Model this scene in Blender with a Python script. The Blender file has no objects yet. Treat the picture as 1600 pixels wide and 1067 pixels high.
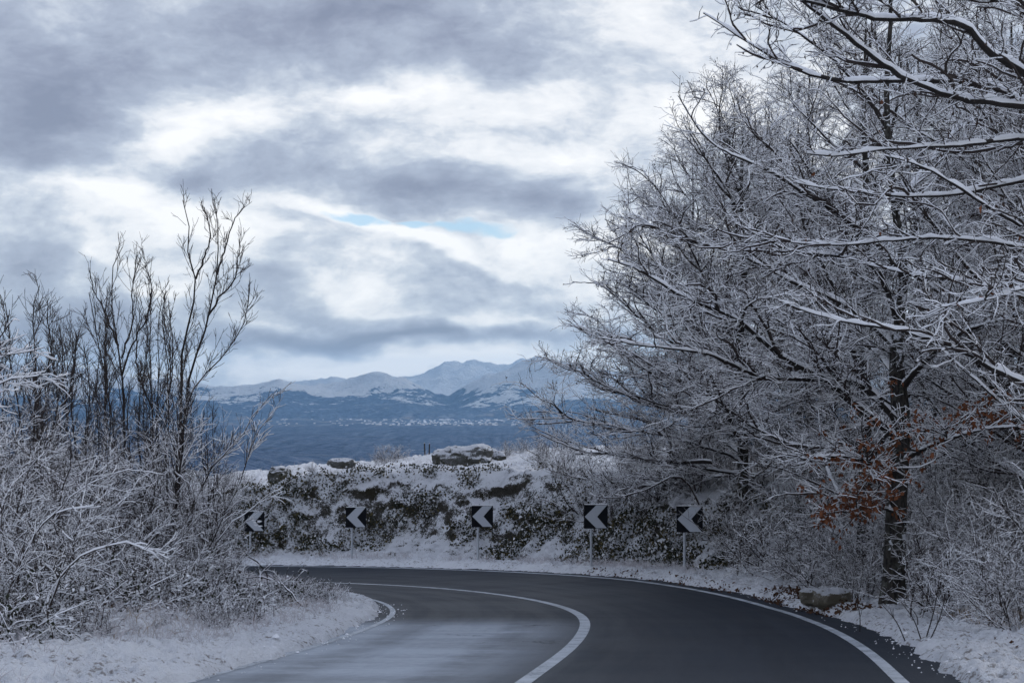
import bpy, math, numpy as np
from mathutils import Vector
sc = bpy.context.scene
COL = sc.collection
R = math.radians
F = 2666.67          # focal length in photo pixels (1600 wide), 60 mm lens
HC = 1.4             # eye height above the road at the camera
SL = .0805           # the road runs downhill by this much
HZ = 610.            # photo row of the true horizon

# ------------------------------------------------------------------ camera
cam = bpy.data.cameras.new("camera")
camo = bpy.data.objects.new("camera", cam)
COL.objects.link(camo)
cam.lens = 60; cam.sensor_width = 36
cam.shift_y = (HZ - 533.5) / 1600
camo.location = (0, 0, HC); camo.rotation_euler = (R(90), 0, 0)
cam.clip_start = .05; cam.clip_end = 80000
cam.dof.use_dof = True; cam.dof.focus_distance = 33; cam.dof.aperture_fstop = 6.3
sc.camera = camo

# ------------------------------------------------------------------ node helper
class NT:
    def __init__(s, t): s.t = t
    def n(s, typ, **kw):
        x = s.t.nodes.new(typ)
        ins = kw.pop('ins', None)
        for k, v in kw.items(): setattr(x, k, v)
        if ins:
            for k, v in ins.items():
                if isinstance(v, bpy.types.NodeSocket): s.t.links.new(v, x.inputs[k])
                else: x.inputs[k].default_value = v
        return x
    def m(s, op, a, b=0., c=0., clamp=False):
        x = s.n('ShaderNodeMath', operation=op, use_clamp=clamp, ins={0: a, 1: b, 2: c})
        return x.outputs[0]
    def ramp(s, f, lo, hi, a=0., b=1., smooth=True):
        x = s.n('ShaderNodeMapRange', interpolation_type='SMOOTHSTEP' if smooth else 'LINEAR', ins={0: f, 1: lo, 2: hi, 3: a, 4: b})
        return x.outputs[0]
    def mix(s, f, a, b):
        x = s.n('ShaderNodeMix', data_type='RGBA', ins={0: f, 6: a, 7: b})
        return x.outputs[2]
    def noise(s, vec, scale, detail=4, rough=.55, dist=0., out=0, lac=2.):
        x = s.n('ShaderNodeTexNoise', ins={'Vector': vec, 'Scale': scale, 'Detail': detail, 'Roughness': rough, 'Distortion': dist, 'Lacunarity': lac})
        return x.outputs[out]
    def cr(s, f, stops):
        x = s.n('ShaderNodeValToRGB', ins={0: f})
        e = x.color_ramp.elements
        while len(e) < len(stops): e.new(.5)
        for q, (p, c) in zip(e, stops): q.position = p; q.color = (*c, 1)
        return x.outputs[0]

# ------------------------------------------------------------------ world: broken winter cloud over a hazy valley
SUN_EL, SUN_AZ = R(25), R(-46)     # behind the clouds, ahead and to the left of the view
w = bpy.data.worlds.new("World"); sc.world = w; w.use_nodes = True
w.node_tree.nodes.clear()
N = NT(w.node_tree)
tc = N.n('ShaderNodeTexCoord').outputs['Generated']
sky = N.n('ShaderNodeTexSky', sky_type='NISHITA', sun_disc=False, sun_elevation=SUN_EL, sun_rotation=SUN_AZ, altitude=900, air_density=1.0, dust_density=.6).outputs[0]
sep = N.n('ShaderNodeSeparateXYZ', ins={0: tc})
dx, dy, dz = sep.outputs
# fbm clouds in direction space, drawn out sideways as low cloud is
st = N.n('ShaderNodeVectorMath', operation='MULTIPLY', ins={0: tc, 1: (1, 1, 2.1)}).outputs[0]
wv = N.n('ShaderNodeTexNoise', ins={'Vector': st, 'Scale': 7., 'Detail': 4., 'Roughness': .6}).outputs[1]
wv2 = N.n('ShaderNodeVectorMath', operation='SUBTRACT', ins={0: wv, 1: (.5, .5, .5)}).outputs[0]
warp = N.n('ShaderNodeVectorMath', operation='MULTIPLY_ADD', ins={0: wv2, 1: (.045, .045, .045), 2: st}).outputs[0]
n1 = N.noise(warp, 9, 9, .56)
n2 = N.noise(warp, 34, 8, .62)
n3 = N.noise(warp, 3.2, 3, .5)
n4 = N.noise(warp, 85, 6, .6, .4)
iy = N.m('DIVIDE', F, N.m('MAXIMUM', dy, .06))
u = N.m('MULTIPLY', dx, iy)
v = N.m('MULTIPLY', dz, iy)
wx = N.m('MULTIPLY', N.n('ShaderNodeSeparateXYZ', ins={0: wv2}).outputs[0], 330)
wy = N.m('MULTIPLY', N.n('ShaderNodeSeparateXYZ', ins={0: wv2}).outputs[2], 130)
uv = N.n('ShaderNodeCombineXYZ', ins={0: N.m('ADD', u, wx), 1: N.m('ADD', v, wy), 2: 0.}).outputs[0]
# cloud masses: (column, row, half width, half height, tilt, strength)
BL = [(480, 30, 900, 125, 2, -.46), (40, 180, 270, 170, 0, -.46), (760, 90, 330, 60, -4, -.16), (980, 60, 160, 60, 0, -.02),
      (700, 300, 330, 70, -8, -.26), (880, 325, 220, 85, -5, -.24), (310, 275, 150, 45, 0, -.20), (40, 400, 230, 70, 6, -.30),
      (120, 500, 420, 95, 0, -.42), (490, 385, 90, 80, 0, -.20), (730, 440, 260, 70, -16, -.20), (560, 500, 170, 40, -8, -.20),
      (600, 530, 560, 20, 0, -.46), (400, 440, 120, 80, 0, -.20), (720, 205, 200, 40, -5, -.08), (1150, 330, 260, 120, 0, -.10),
      (350, 180, 240, 75, -4, .36), (240, 225, 110, 60, 10, .34), (620, 150, 340, 50, -4, .26), (120, 300, 300, 50, -10, .42), (300, 350, 210, 48, -4, .50),
      (640, 378, 240, 24, -20, .50), (590, 480, 290, 24, -20, .28), (820, 400, 130, 60, -10, .34), (1000, 160, 260, 120, 0, .16), (800, 240, 240, 40, 0, .18),
      (760, 515, 130, 22, 0, .34), (290, 465, 60, 30, 0, .42), (520, 330, 110, 30, -14, .30), (170, 378, 120, 26, -20, .36), (640, 568, 600, 34, 0, .42), (430, 505, 60, 30, 0, .1)]
acc = None
for (px, ry, a, b, rot, amp) in BL:
    mp = N.n('ShaderNodeMapping', vector_type='TEXTURE', ins={'Vector': uv, 'Location': (px - 800, HZ - ry, 0), 'Rotation': (0, 0, R(rot)), 'Scale': (a * 1.15, b * 1.15, 1)})
    g = N.n('ShaderNodeTexGradient', gradient_type='QUADRATIC_SPHERE', ins={0: mp.outputs[0]}).outputs[1]
    acc = N.m('MULTIPLY', g, amp * 1.2) if acc is None else N.m('MULTIPLY_ADD', g, amp * 1.2, acc)
acc = N.m('MULTIPLY', acc, N.ramp(dy, .35, .75))
hi = N.ramp(dz, .25, .7, 0, -.04)                       # the cloud deck thickens overhead
B = N.m('ADD', N.m('MULTIPLY_ADD', N.m('SUBTRACT', n1, .5), 1.15, .58), N.m('MULTIPLY', N.m('SUBTRACT', n2, .5), .62))
B = N.m('ADD', B, N.m('MULTIPLY', N.m('SUBTRACT', n3, .5), .35))
B = N.m('ADD', B, N.m('MULTIPLY', N.m('SUBTRACT', n4, .5), .22))
B = N.m('ADD', N.m('ADD', B, acc), hi)
cl = N.cr(B, [(0., (.225, .245, .32)), (.20, (.295, .32, .405)), (.40, (.40, .44, .53)), (.55, (.57, .61, .675)), (.68, (.80, .81, .83)), (.86, (.96, .95, .94))])
cl = N.mix(N.ramp(dz, .22, .7), cl, N.mix(.7, cl, (.58, .67, .90, 1)))
# the thin slot where blue shows
slot = None
for (px, ry, a, b, rot) in [(552, 340, 50, 8, -5), (728, 371, 62, 11, -5), (640, 357, 36, 6, -14)]:
    mp = N.n('ShaderNodeMapping', vector_type='TEXTURE', ins={'Vector': uv, 'Location': (px - 800, HZ - ry, 0), 'Rotation': (0, 0, R(rot)), 'Scale': (a * 1.5, b * 1.7, 1)})
    g = N.n('ShaderNodeTexGradient', gradient_type='SPHERICAL', ins={0: mp.outputs[0]}).outputs[1]
    slot = g if slot is None else N.m('MAXIMUM', slot, g)
slot0 = N.ramp(slot, .0, .12)
slot = N.m('MULTIPLY', N.ramp(N.m('MULTIPLY_ADD', N.m('ADD', N.m('SUBTRACT', n2, .5), N.m('MULTIPLY', N.m('SUBTRACT', n4, .5), .7)), 1.3, N.m('MULTIPLY', slot, 1.25)), .15, .85), N.m('MULTIPLY', slot0, N.ramp(dy, .5, .8)))
clx = N.n('ShaderNodeVectorMath', operation='SCALE', ins={0: cl, 'Scale': 10.}).outputs[0]
cf = N.m('SUBTRACT', .92, N.m('MULTIPLY', slot, .80))
skb = N.n('ShaderNodeVectorMath', operation='MULTIPLY', ins={0: sky, 1: (.75, .86, 1.0)}).outputs[0]
fin = N.mix(cf, skb, clx)
bg = N.n('ShaderNodeBackground', ins={'Color': fin, 'Strength': .1})
wo = N.n('ShaderNodeOutputWorld', ins={'Surface': bg.outputs[0]})
w.cycles.sampling_method = 'MANUAL'; w.cycles.sample_map_resolution = 512

sl = bpy.data.lights.new("sun", 'SUN'); sl.energy = 1.5; sl.angle = R(24); sl.color = (1, .98, .96)
so = bpy.data.objects.new("sun", sl); COL.objects.link(so)
so.rotation_euler = Vector((-math.sin(SUN_AZ) * math.cos(SUN_EL) * -1, -math.cos(SUN_AZ) * math.cos(SUN_EL), -math.sin(SUN_EL))).to_track_quat('-Z', 'Y').to_euler()
so.location = (0, 0, 40)

vs = sc.view_settings
vs.view_transform = 'Standard'; vs.look = 'None'; vs.exposure = 0.2; vs.gamma = 1; vs.use_curve_mapping = False
cy = sc.cycles
cy.max_bounces = 6; cy.diffuse_bounces = 3; cy.glossy_bounces = 3; cy.volume_bounces = 1; cy.transparent_max_bounces = 8
cy.use_denoising = True

# ------------------------------------------------------------------ helpers
def tag(o, label=None, cat=None, group=None, kind=None):
    if label: o['label'] = label
    if cat: o['category'] = cat
    if group: o['group'] = group
    if kind: o['kind'] = kind
    return o

def mesh(name, V, Fq, mats, mi=None, smooth=False, parent=None, uv=None):
    """V (n,3); Fq (m,k) faces of one size, or a list of such arrays"""
    me = bpy.data.meshes.new(name)
    fl = Fq if isinstance(Fq, list) else [Fq]
    fl = [np.asarray(f, np.int32) for f in fl if len(f)]
    V = np.ascontiguousarray(V, np.float32)
    me.vertices.add(len(V)); me.vertices.foreach_set('co', V.ravel())
    nl = sum(f.size for f in fl); npl = sum(len(f) for f in fl)
    me.loops.add(nl); me.polygons.add(npl)
    me.loops.foreach_set('vertex_index', np.concatenate([f.ravel() for f in fl]))
    tot = np.concatenate([np.full(len(f), f.shape[1], np.int32) for f in fl])
    me.polygons.foreach_set('loop_start', np.r_[0, np.cumsum(tot)[:-1]].astype(np.int32))
    for m in (mats if isinstance(mats, (list, tuple)) else [mats]): me.materials.append(m)
    if mi is not None: me.polygons.foreach_set('material_index', np.asarray(mi, np.int32))
    me.polygons.foreach_set('use_smooth', np.full(npl, smooth, bool))
    me.update(calc_edges=True)
    o = bpy.data.objects.new(name, me); COL.objects.link(o)
    if parent: o.parent = parent
    return o

def empty(name, loc, rz=0, sc_=1.):
    o = bpy.data.objects.new(name, None); COL.objects.link(o)
    o.location = loc; o.rotation_euler = (0, 0, rz); o.scale = (sc_,) * 3
    o.empty_display_size = .2
    return o

def copy_tree(o, parent=None):
    c = o.copy(); COL.objects.link(c)
    if parent: c.parent = parent
    for ch in [x for x in COL.objects if x.parent == o]: copy_tree(ch, c)
    return c

def grid_faces(nr, nc):
    a = (np.arange(nr - 1)[:, None] * nc + np.arange(nc - 1)[None]).ravel()
    return np.c_[a, a + 1, a + nc + 1, a + nc]

def _hash(i, j, k, seed):
    h = (i.astype(np.int64) * 374761393 + j.astype(np.int64) * 668265263 + k.astype(np.int64) * 2147483647 + seed * 974711) & 0xffffffff
    h = ((h ^ (h >> 13)) * 1274126177) & 0xffffffff
    h = ((h ^ (h >> 16)) * 2246822519) & 0xffffffff
    return ((h ^ (h >> 13)) & 0xffffff) / float(0xffffff)
def vnoise(x, y, z=None, seed=0):
    """value noise 0..1, vectorised"""
    if z is None: z = np.zeros_like(x)
    i, j, k = np.floor(x), np.floor(y), np.floor(z)
    fx, fy, fz = x - i, y - j, z - k
    fx, fy, fz = [t * t * t * (t * (6 * t - 15) + 10) for t in (fx, fy, fz)]
    r = 0
    for a in (0, 1):
        for b in (0, 1):
            for c in (0, 1):
                r = r + _hash(i + a, j + b, k + c, seed) * (fx if a else 1 - fx) * (fy if b else 1 - fy) * (fz if c else 1 - fz)
    return r
def fbm(x, y, z=None, oct=4, seed=0, gain=.5):
    s = 0; a = 1; t = 0
    for q in range(oct):
        f = 2.03 ** q
        s = s + a * (vnoise(x * f + q * 17.3, y * f + q * 5.1, None if z is None else z * f, seed + q) * 2 - 1); t += a; a *= gain
    return s / t
def ss(x, a, b):
    t = np.clip((x - a) / (b - a), 0, 1); return t * t * (3 - 2 * t)
def at(px, py, Y):
    """world point at depth Y seen at photo pixel (px, py)"""
    return np.array([(px - 800) / F * Y, Y, HC - (py - HZ) / F * Y])

# ------------------------------------------------------------------ materials
def mat(name):
    m = bpy.data.materials.new(name); m.use_nodes = True
    t = m.node_tree; t.nodes.clear(); n = NT(t)
    b = n.n('ShaderNodeBsdfPrincipled'); o = n.n('ShaderNodeOutputMaterial', ins={0: b.outputs[0]})
    return m, n, b
def lk(n, a, b): n.t.links.new(a, b)
def pos(n): return n.n('ShaderNodeNewGeometry').outputs['Position']
def bump(n, b, h, strength, dist):
    x = n.n('ShaderNodeBump', ins={'Strength': strength, 'Distance': dist, 'Height': h}); lk(n, x.outputs[0], b.inputs['Normal'])

def simple(name, col, rough=.6, var=.3, scale=12, metal=0., spec=.5):
    m, n, b = mat(name)
    f = n.noise(n.n('ShaderNodeTexCoord').outputs['Object'], scale, 3, .6)
    c = n.mix(f, (*[x * (1 - var) for x in col], 1), (*[min(1, x * (1 + var)) for x in col], 1))
    lk(n, c, b.inputs['Base Color']); b.inputs['Roughness'].default_value = rough
    b.inputs['Metallic'].default_value = metal; b.inputs['Specular IOR Level'].default_value = spec
    return m

M = {}
M['twigsnow'] = simple('snow_on_twigs', (.76, .77, .80), .75, .13, 9, spec=.2)
M['bark'] = simple('dark_bark', (.032, .028, .027), .9, .5, 14, spec=.15)
m, n, b = mat('trunk_bark')
oc = n.n('ShaderNodeTexCoord').outputs['Object']
f1 = n.noise(n.n('ShaderNodeVectorMath', operation='MULTIPLY', ins={0: oc, 1: (1, 1, .22)}).outputs[0], 26, 5, .65); f2 = n.noise(oc, 5, 5, .65); f3 = n.noise(oc, 2.2, 4, .6)
c = n.mix(n.ramp(f1, .35, .65), (.014, .013, .013, 1), (.062, .056, .050, 1))
c = n.mix(n.m('MULTIPLY', n.ramp(f2, .52, .62), .55), c, (.095, .10, .085, 1))
c = n.mix(n.ramp(n.m('ADD', f2, n.m('MULTIPLY', n.m('SUBTRACT', f3, .5), .8)), .66, .70), c, (.68, .70, .75, 1))
lk(n, c, b.inputs['Base Color']); b.inputs['Roughness'].default_value = .9; b.inputs['Specular IOR Level'].default_value = .15
bump(n, b, f1, .9, .03)
M['trunk'] = m
M['twig'] = simple('twig_bark', (.045, .036, .034), .85, .5, 4, spec=.15)
M['straw'] = simple('dry_straw', (.26, .19, .11), .8, .45, 3, spec=.2)
M['frost'] = simple('frosted_blades', (.52, .50, .52), .8, .4, 3, spec=.2)
M['leaf'] = simple('dry_oak_leaf', (.17, .064, .030), .75, .6, 2.2, spec=.2)
M['litter'] = simple('rotting_leaf', (.075, .038, .022), .8, .6, 2.2, spec=.2)
M['darkleaf'] = simple('withered_dark_leaf', (.05, .032, .026), .8, .6, 3, spec=.2)
M['evergreen'] = simple('evergreen_leaf', (.022, .026, .014), .7, .6, 3, spec=.2)
M['olive'] = simple('olive_leaf', (.085, .070, .030), .8, .6, 1.6, spec=.2)
M['steel'] = simple('galvanised_steel', (.42, .45, .49), .5, .15, 30, metal=.25)
M['black'] = simple('black_sheeting', (.006, .007, .010), .6, .3, 5, spec=.12)
M['refl'] = simple('grey_reflective_sheeting', (.46, .49, .54), .45, .06, 9)
M['back'] = simple('grey_sign_back', (.3, .31, .32), .5, .1, 9, metal=.4)
M['wood'] = simple('weathered_post', (.05, .05, .05), .9, .4, 18, spec=.1)

m, n, b = mat('lying_snow')                       # road verge, thin trampled snow over litter
p = pos(n)
f1 = n.noise(p, 1.1, 6, .62); f2 = n.noise(p, 14, 4, .65); f3 = n.noise(p, 60, 3, .6)
c = n.mix(n.ramp(f1, .35, .75), (.80, .82, .86, 1), (.70, .72, .77, 1))
lit = n.m('MULTIPLY', n.ramp(f2, .53, .63), n.ramp(f1, .40, .56))
c = n.mix(n.m('MULTIPLY', lit, .75), c, (.13, .10, .075, 1))
c = n.mix(n.m('MULTIPLY', n.ramp(f3, .62, .74), .25), c, (.25, .23, .21, 1))
lk(n, c, b.inputs['Base Color']); b.inputs['Roughness'].default_value = .8; b.inputs['Specular IOR Level'].default_value = .2
bump(n, b, n.m('ADD', f2, n.m('MULTIPLY', f3, .5)), 1., .10)
M['snow'] = m

def rocky(name, thr=.52, rockc=((.032, .030, .024), (.10, .095, .085)), moss=(.06, .052, .022), coarse=1.):
    """rock that carries snow wherever it faces up enough"""
    m, n, b = mat(name)
    p = pos(n)
    nz = n.n('ShaderNodeSeparateXYZ', ins={0: n.n('ShaderNodeNewGeometry').outputs['Normal']}).outputs[2]
    f1 = n.noise(p, 1.6 * coarse, 5, .6); f2 = n.noise(p, 7 * coarse, 5, .65); f3 = n.noise(p, 28 * coarse, 4, .6)
    k = n.m('ADD', nz, n.m('ADD', n.m('MULTIPLY', n.m('SUBTRACT', f2, .5), 1.1), n.m('MULTIPLY', n.m('SUBTRACT', f1, .5), .8)))
    k = n.m('ADD', k, n.m('MULTIPLY', n.m('SUBTRACT', f3, .5), 1.1))
    s = n.ramp(k, thr - .04, thr + .10)
    rk = n.mix(n.ramp(f3, .3, .7), (*rockc[0], 1), (*rockc[1], 1))
    rk = n.mix(n.ramp(f1, .42, .6), rk, (*moss, 1))
    c = n.mix(s, rk, (.78, .80, .85, 1))
    lk(n, c, b.inputs['Base Color']); b.inputs['Roughness'].default_value = .85; b.inputs['Specular IOR Level'].default_value = .2
    bump(n, b, n.m('ADD', f2, n.m('MULTIPLY', f3, .6)), .9, .12)
    return m
M['face'] = rocky('snowy_rock_face', .44, ((.010, .010, .010), (.12, .11, .095)), (.034, .030, .017), 1.7)
M['boulder'] = rocky('snowy_boulder', .50, ((.075, .077, .075), (.22, .225, .22)), (.085, .085, .07), 1.9)
M['stone'] = rocky('verge_stone', .46, ((.20, .185, .15), (.38, .35, .29)), (.20, .18, .135), 3)

m, n, b = mat('wet_asphalt')
p = pos(n)
fa = n.noise(p, 260, 2, .6); fb = n.noise(p, 1.4, 5, .6); fc = n.noise(p, 9, 5, .6)
uvn = n.n('ShaderNodeUVMap', uv_map='along').outputs[0]
uvs = n.n('ShaderNodeSeparateXYZ', ins={0: uvn})
off, sal = uvs.outputs[0], uvs.outputs[1]
strk = n.noise(n.n('ShaderNodeVectorMath', operation='MULTIPLY', ins={0: uvn, 1: (1.6, .09, 1)}).outputs[0], 1.6, 5, .6)
cross = n.noise(n.n('ShaderNodeVectorMath', operation='MULTIPLY', ins={0: p, 1: (.22, 1., 1)}).outputs[0], .55, 4, .6)
base = n.mix(fb, (.009, .013, .020, 1), (.019, .025, .036, 1))
base = n.mix(n.m('MULTIPLY', n.ramp(fa, .5, .8), .4), base, (.048, .055, .065, 1))
# dried salty grit plus painted sky sheen, inner lane this side of the bend
salt_sheen = n.m('MULTIPLY', n.ramp(off, .35, -1.3), n.ramp(sal, 47.5, 43.5))
salt_sheen = n.m('MULTIPLY', salt_sheen, n.ramp(n.m('ADD', cross, n.m('MULTIPLY', n.m('SUBTRACT', fc, .5), .35)), .30, .66, .55, 1.))
base = n.mix(n.m('MULTIPLY', salt_sheen, .85), base, (.38, .42, .47, 1))
base = n.mix(n.m('MULTIPLY', n.ramp(strk, .5, .72), .12), base, (.06, .07, .085, 1))
trk = n.m('ABSOLUTE', n.m('SUBTRACT', n.m('ABSOLUTE', n.m('SUBTRACT', n.m('ABSOLUTE', off), 1.65)), .75))
trk = n.m('MULTIPLY', n.ramp(trk, .42, .05), n.ramp(fb, .3, .6))
base = n.mix(n.m('MULTIPLY', trk, .35), base, (.011, .014, .020, 1))
grit = n.noise(p, 34, 2, .5)
base = n.mix(n.m('MULTIPLY', n.ramp(grit, .70, .76), .35), base, (.16, .165, .17, 1))
ck = n.n('ShaderNodeTexVoronoi', feature='DISTANCE_TO_EDGE', ins={'Vector': n.n('ShaderNodeVectorMath', operation='ADD', ins={0: p, 1: n.noise(p, 2.2, 3, .6, out=1)}).outputs[0], 'Scale': .38}).outputs['Distance']
ck = n.m('MULTIPLY', n.ramp(ck, .012, .003), n.ramp(n.noise(p, .5, 2, .5), .50, .60))
base = n.mix(n.m('MULTIPLY', ck, .7), base, (.006, .008, .011, 1))
lk(n, base, b.inputs['Base Color'])
rg = n.ramp(n.m('ADD', n.m('MULTIPLY', strk, .6), n.m('MULTIPLY', cross, .4)), .38, .72, .52, .66)
lk(n, n.m('ADD', rg, n.m('MULTIPLY', salt_sheen, .12)), b.inputs['Roughness'])
b.inputs['Specular IOR Level'].default_value = .10
bump(n, b, n.m('ADD', fa, n.m('MULTIPLY', fc, .6)), .35, .004)
M['asphalt'] = m

m, n, b = mat('worn_white_paint')
p = pos(n)
fa = n.noise(p, 30, 5, .7); fb = n.noise(p, 3, 4, .6)
wr = n.ramp(n.m('ADD', fa, n.m('MULTIPLY', n.m('SUBTRACT', fb, .5), .5)), .54, .66)
c = n.mix(n.ramp(fb, .3, .7), (.37, .40, .44, 1), (.24, .27, .30, 1))
c = n.mix(n.m('MULTIPLY', wr, .8), c, (.07, .075, .08, 1))
lk(n, c, b.inputs['Base Color']); b.inputs['Roughness'].default_value = .6
M['paint'] = m

m, n, b = mat('far_valley')                      # woods, fields, snowy heights
p = pos(n)
px_, py_, pz_ = n.n('ShaderNodeSeparateXYZ', ins={0: p}).outputs
a1 = n.noise(p, .0009, 8, .62); a2 = n.noise(p, .0045, 6, .65); a3 = n.noise(p, .018, 5, .7); a4 = n.noise(p, .00035, 4, .5)
alt = n.m('ADD', pz_, n.m('ADD', n.m('MULTIPLY', n.m('SUBTRACT', a1, .5), 900), n.m('ADD', n.m('MULTIPLY', n.m('SUBTRACT', a2, .5), 480), n.m('MULTIPLY', n.m('SUBTRACT', a3, .5), 200))))
nz = n.n('ShaderNodeSeparateXYZ', ins={0: n.n('ShaderNodeNewGeometry').outputs['Normal']}).outputs[2]
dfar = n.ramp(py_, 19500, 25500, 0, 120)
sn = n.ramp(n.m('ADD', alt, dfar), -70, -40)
wood = n.mix(n.ramp(a3, .38, .62), (.045, .085, .17, 1), (.14, .20, .33, 1))  # blue of the distant haze painted into the trees' own colour
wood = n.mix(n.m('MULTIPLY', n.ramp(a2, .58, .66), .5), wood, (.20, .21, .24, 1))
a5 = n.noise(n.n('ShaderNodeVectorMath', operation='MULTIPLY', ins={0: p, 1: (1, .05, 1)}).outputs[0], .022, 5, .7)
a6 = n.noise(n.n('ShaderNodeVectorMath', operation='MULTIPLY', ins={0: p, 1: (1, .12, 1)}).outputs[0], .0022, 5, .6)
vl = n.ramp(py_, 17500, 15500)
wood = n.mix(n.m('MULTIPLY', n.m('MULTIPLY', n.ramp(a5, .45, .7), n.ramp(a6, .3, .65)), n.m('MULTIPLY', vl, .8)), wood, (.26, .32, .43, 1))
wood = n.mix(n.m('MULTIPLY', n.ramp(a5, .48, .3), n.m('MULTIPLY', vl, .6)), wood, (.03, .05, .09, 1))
# snowy and stubble fields on the valley floor
onf = n.m('MULTIPLY', n.ramp(py_, 12000, 14200), n.ramp(py_, 17400, 16300))
fx = n.noise(n.n('ShaderNodeVectorMath', operation='MULTIPLY', ins={0: p, 1: (1, .32, 1)}).outputs[0], .0036, 6, .75)
fld = n.m('MULTIPLY', onf, n.ramp(fx, .49, .62))
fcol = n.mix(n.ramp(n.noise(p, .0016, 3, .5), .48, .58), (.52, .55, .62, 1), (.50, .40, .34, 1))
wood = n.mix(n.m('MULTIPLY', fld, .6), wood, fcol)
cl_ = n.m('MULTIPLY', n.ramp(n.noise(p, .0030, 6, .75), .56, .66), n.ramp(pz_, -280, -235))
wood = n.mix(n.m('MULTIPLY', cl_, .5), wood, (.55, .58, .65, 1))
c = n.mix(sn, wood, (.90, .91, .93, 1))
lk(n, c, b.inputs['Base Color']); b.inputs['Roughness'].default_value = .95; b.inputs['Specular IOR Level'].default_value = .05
bump(n, b, n.m('ADD', n.m('MULTIPLY', a1, 2.2), n.m('ADD', n.m('MULTIPLY', a2, 1.), n.m('MULTIPLY', a3, .35))), 1., 330)
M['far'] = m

# ------------------------------------------------------------------ the road's centre line in plan, and its levels
_C = np.array([(-2.6, -20), (-1.9, -5), (-1.15, 5), (-.45, 11), (.13, 15.73), (.36, 17.34), (.62, 19.31), (.85, 21.54), (1.02, 23.73), (1.12, 25.69), (1.12, 27.59), (.98, 29.6),
               (.7, 31.82), (.24, 34.1), (-.56, 36.9), (-1.48, 39.3), (-2.82, 41.7), (-4.4, 43.5), (-6, 44.7), (-8, 45.7), (-10.5, 46.2), (-14, 46), (-18, 45), (-24, 42), (-32, 36), (-40, 28)])
_t = np.r_[0, np.cumsum(np.hypot(*np.diff(_C, axis=0).T))]
S = np.arange(0, _t[-1], .25)
CP = np.c_[np.interp(S, _t, _C[:, 0]), np.interp(S, _t, _C[:, 1])]
_k = np.exp(-np.linspace(-2.6, 2.6, 31) ** 2 / 1.6); _k /= _k.sum()
_p = np.pad(CP, ((15, 15), (0, 0)), mode='reflect', reflect_type='odd')
CP = np.c_[np.convolve(_p[:, 0], _k, 'valid'), np.convolve(_p[:, 1], _k, 'valid')]
CT = np.gradient(CP, axis=0); CT /= np.linalg.norm(CT, axis=1)[:, None]
CN = np.c_[CT[:, 1], -CT[:, 0]]                  # to the outside of the bend
bank = lambda s: np.interp(s, [0, 46, 49, 54, 57, 60, 66, 80, 120], [0, 0, .035, .17, .235, .262, .305, .33, .33])
def road_z(X, Y, s, o): return -SL * Y + bank(s) * np.clip(o / 3.4, 0, 1.35)
def curvi(X, Y):
    s = np.empty(X.size); o = np.empty(X.size)
    x, y = X.ravel(), Y.ravel()
    cc = CP[::2]
    for a in range(0, x.size, 20000):
        q = np.c_[x[a:a + 20000], y[a:a + 20000]]
        d2 = (q[:, 0, None] - cc[None, :, 0]) ** 2 + (q[:, 1, None] - cc[None, :, 1]) ** 2
        i = d2.argmin(1) * 2
        dd = q - CP[i]
        al = (dd * CT[i]).sum(1)
        s[a:a + 20000] = S[i] + al
        sg = np.sign((dd * CN[i]).sum(1))
        o[a:a + 20000] = sg * np.sqrt(np.maximum((dd ** 2).sum(1) - np.where(np.abs(al) < .3, al ** 2, 0), 0))
    return s.reshape(X.shape), o.reshape(X.shape)

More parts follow.
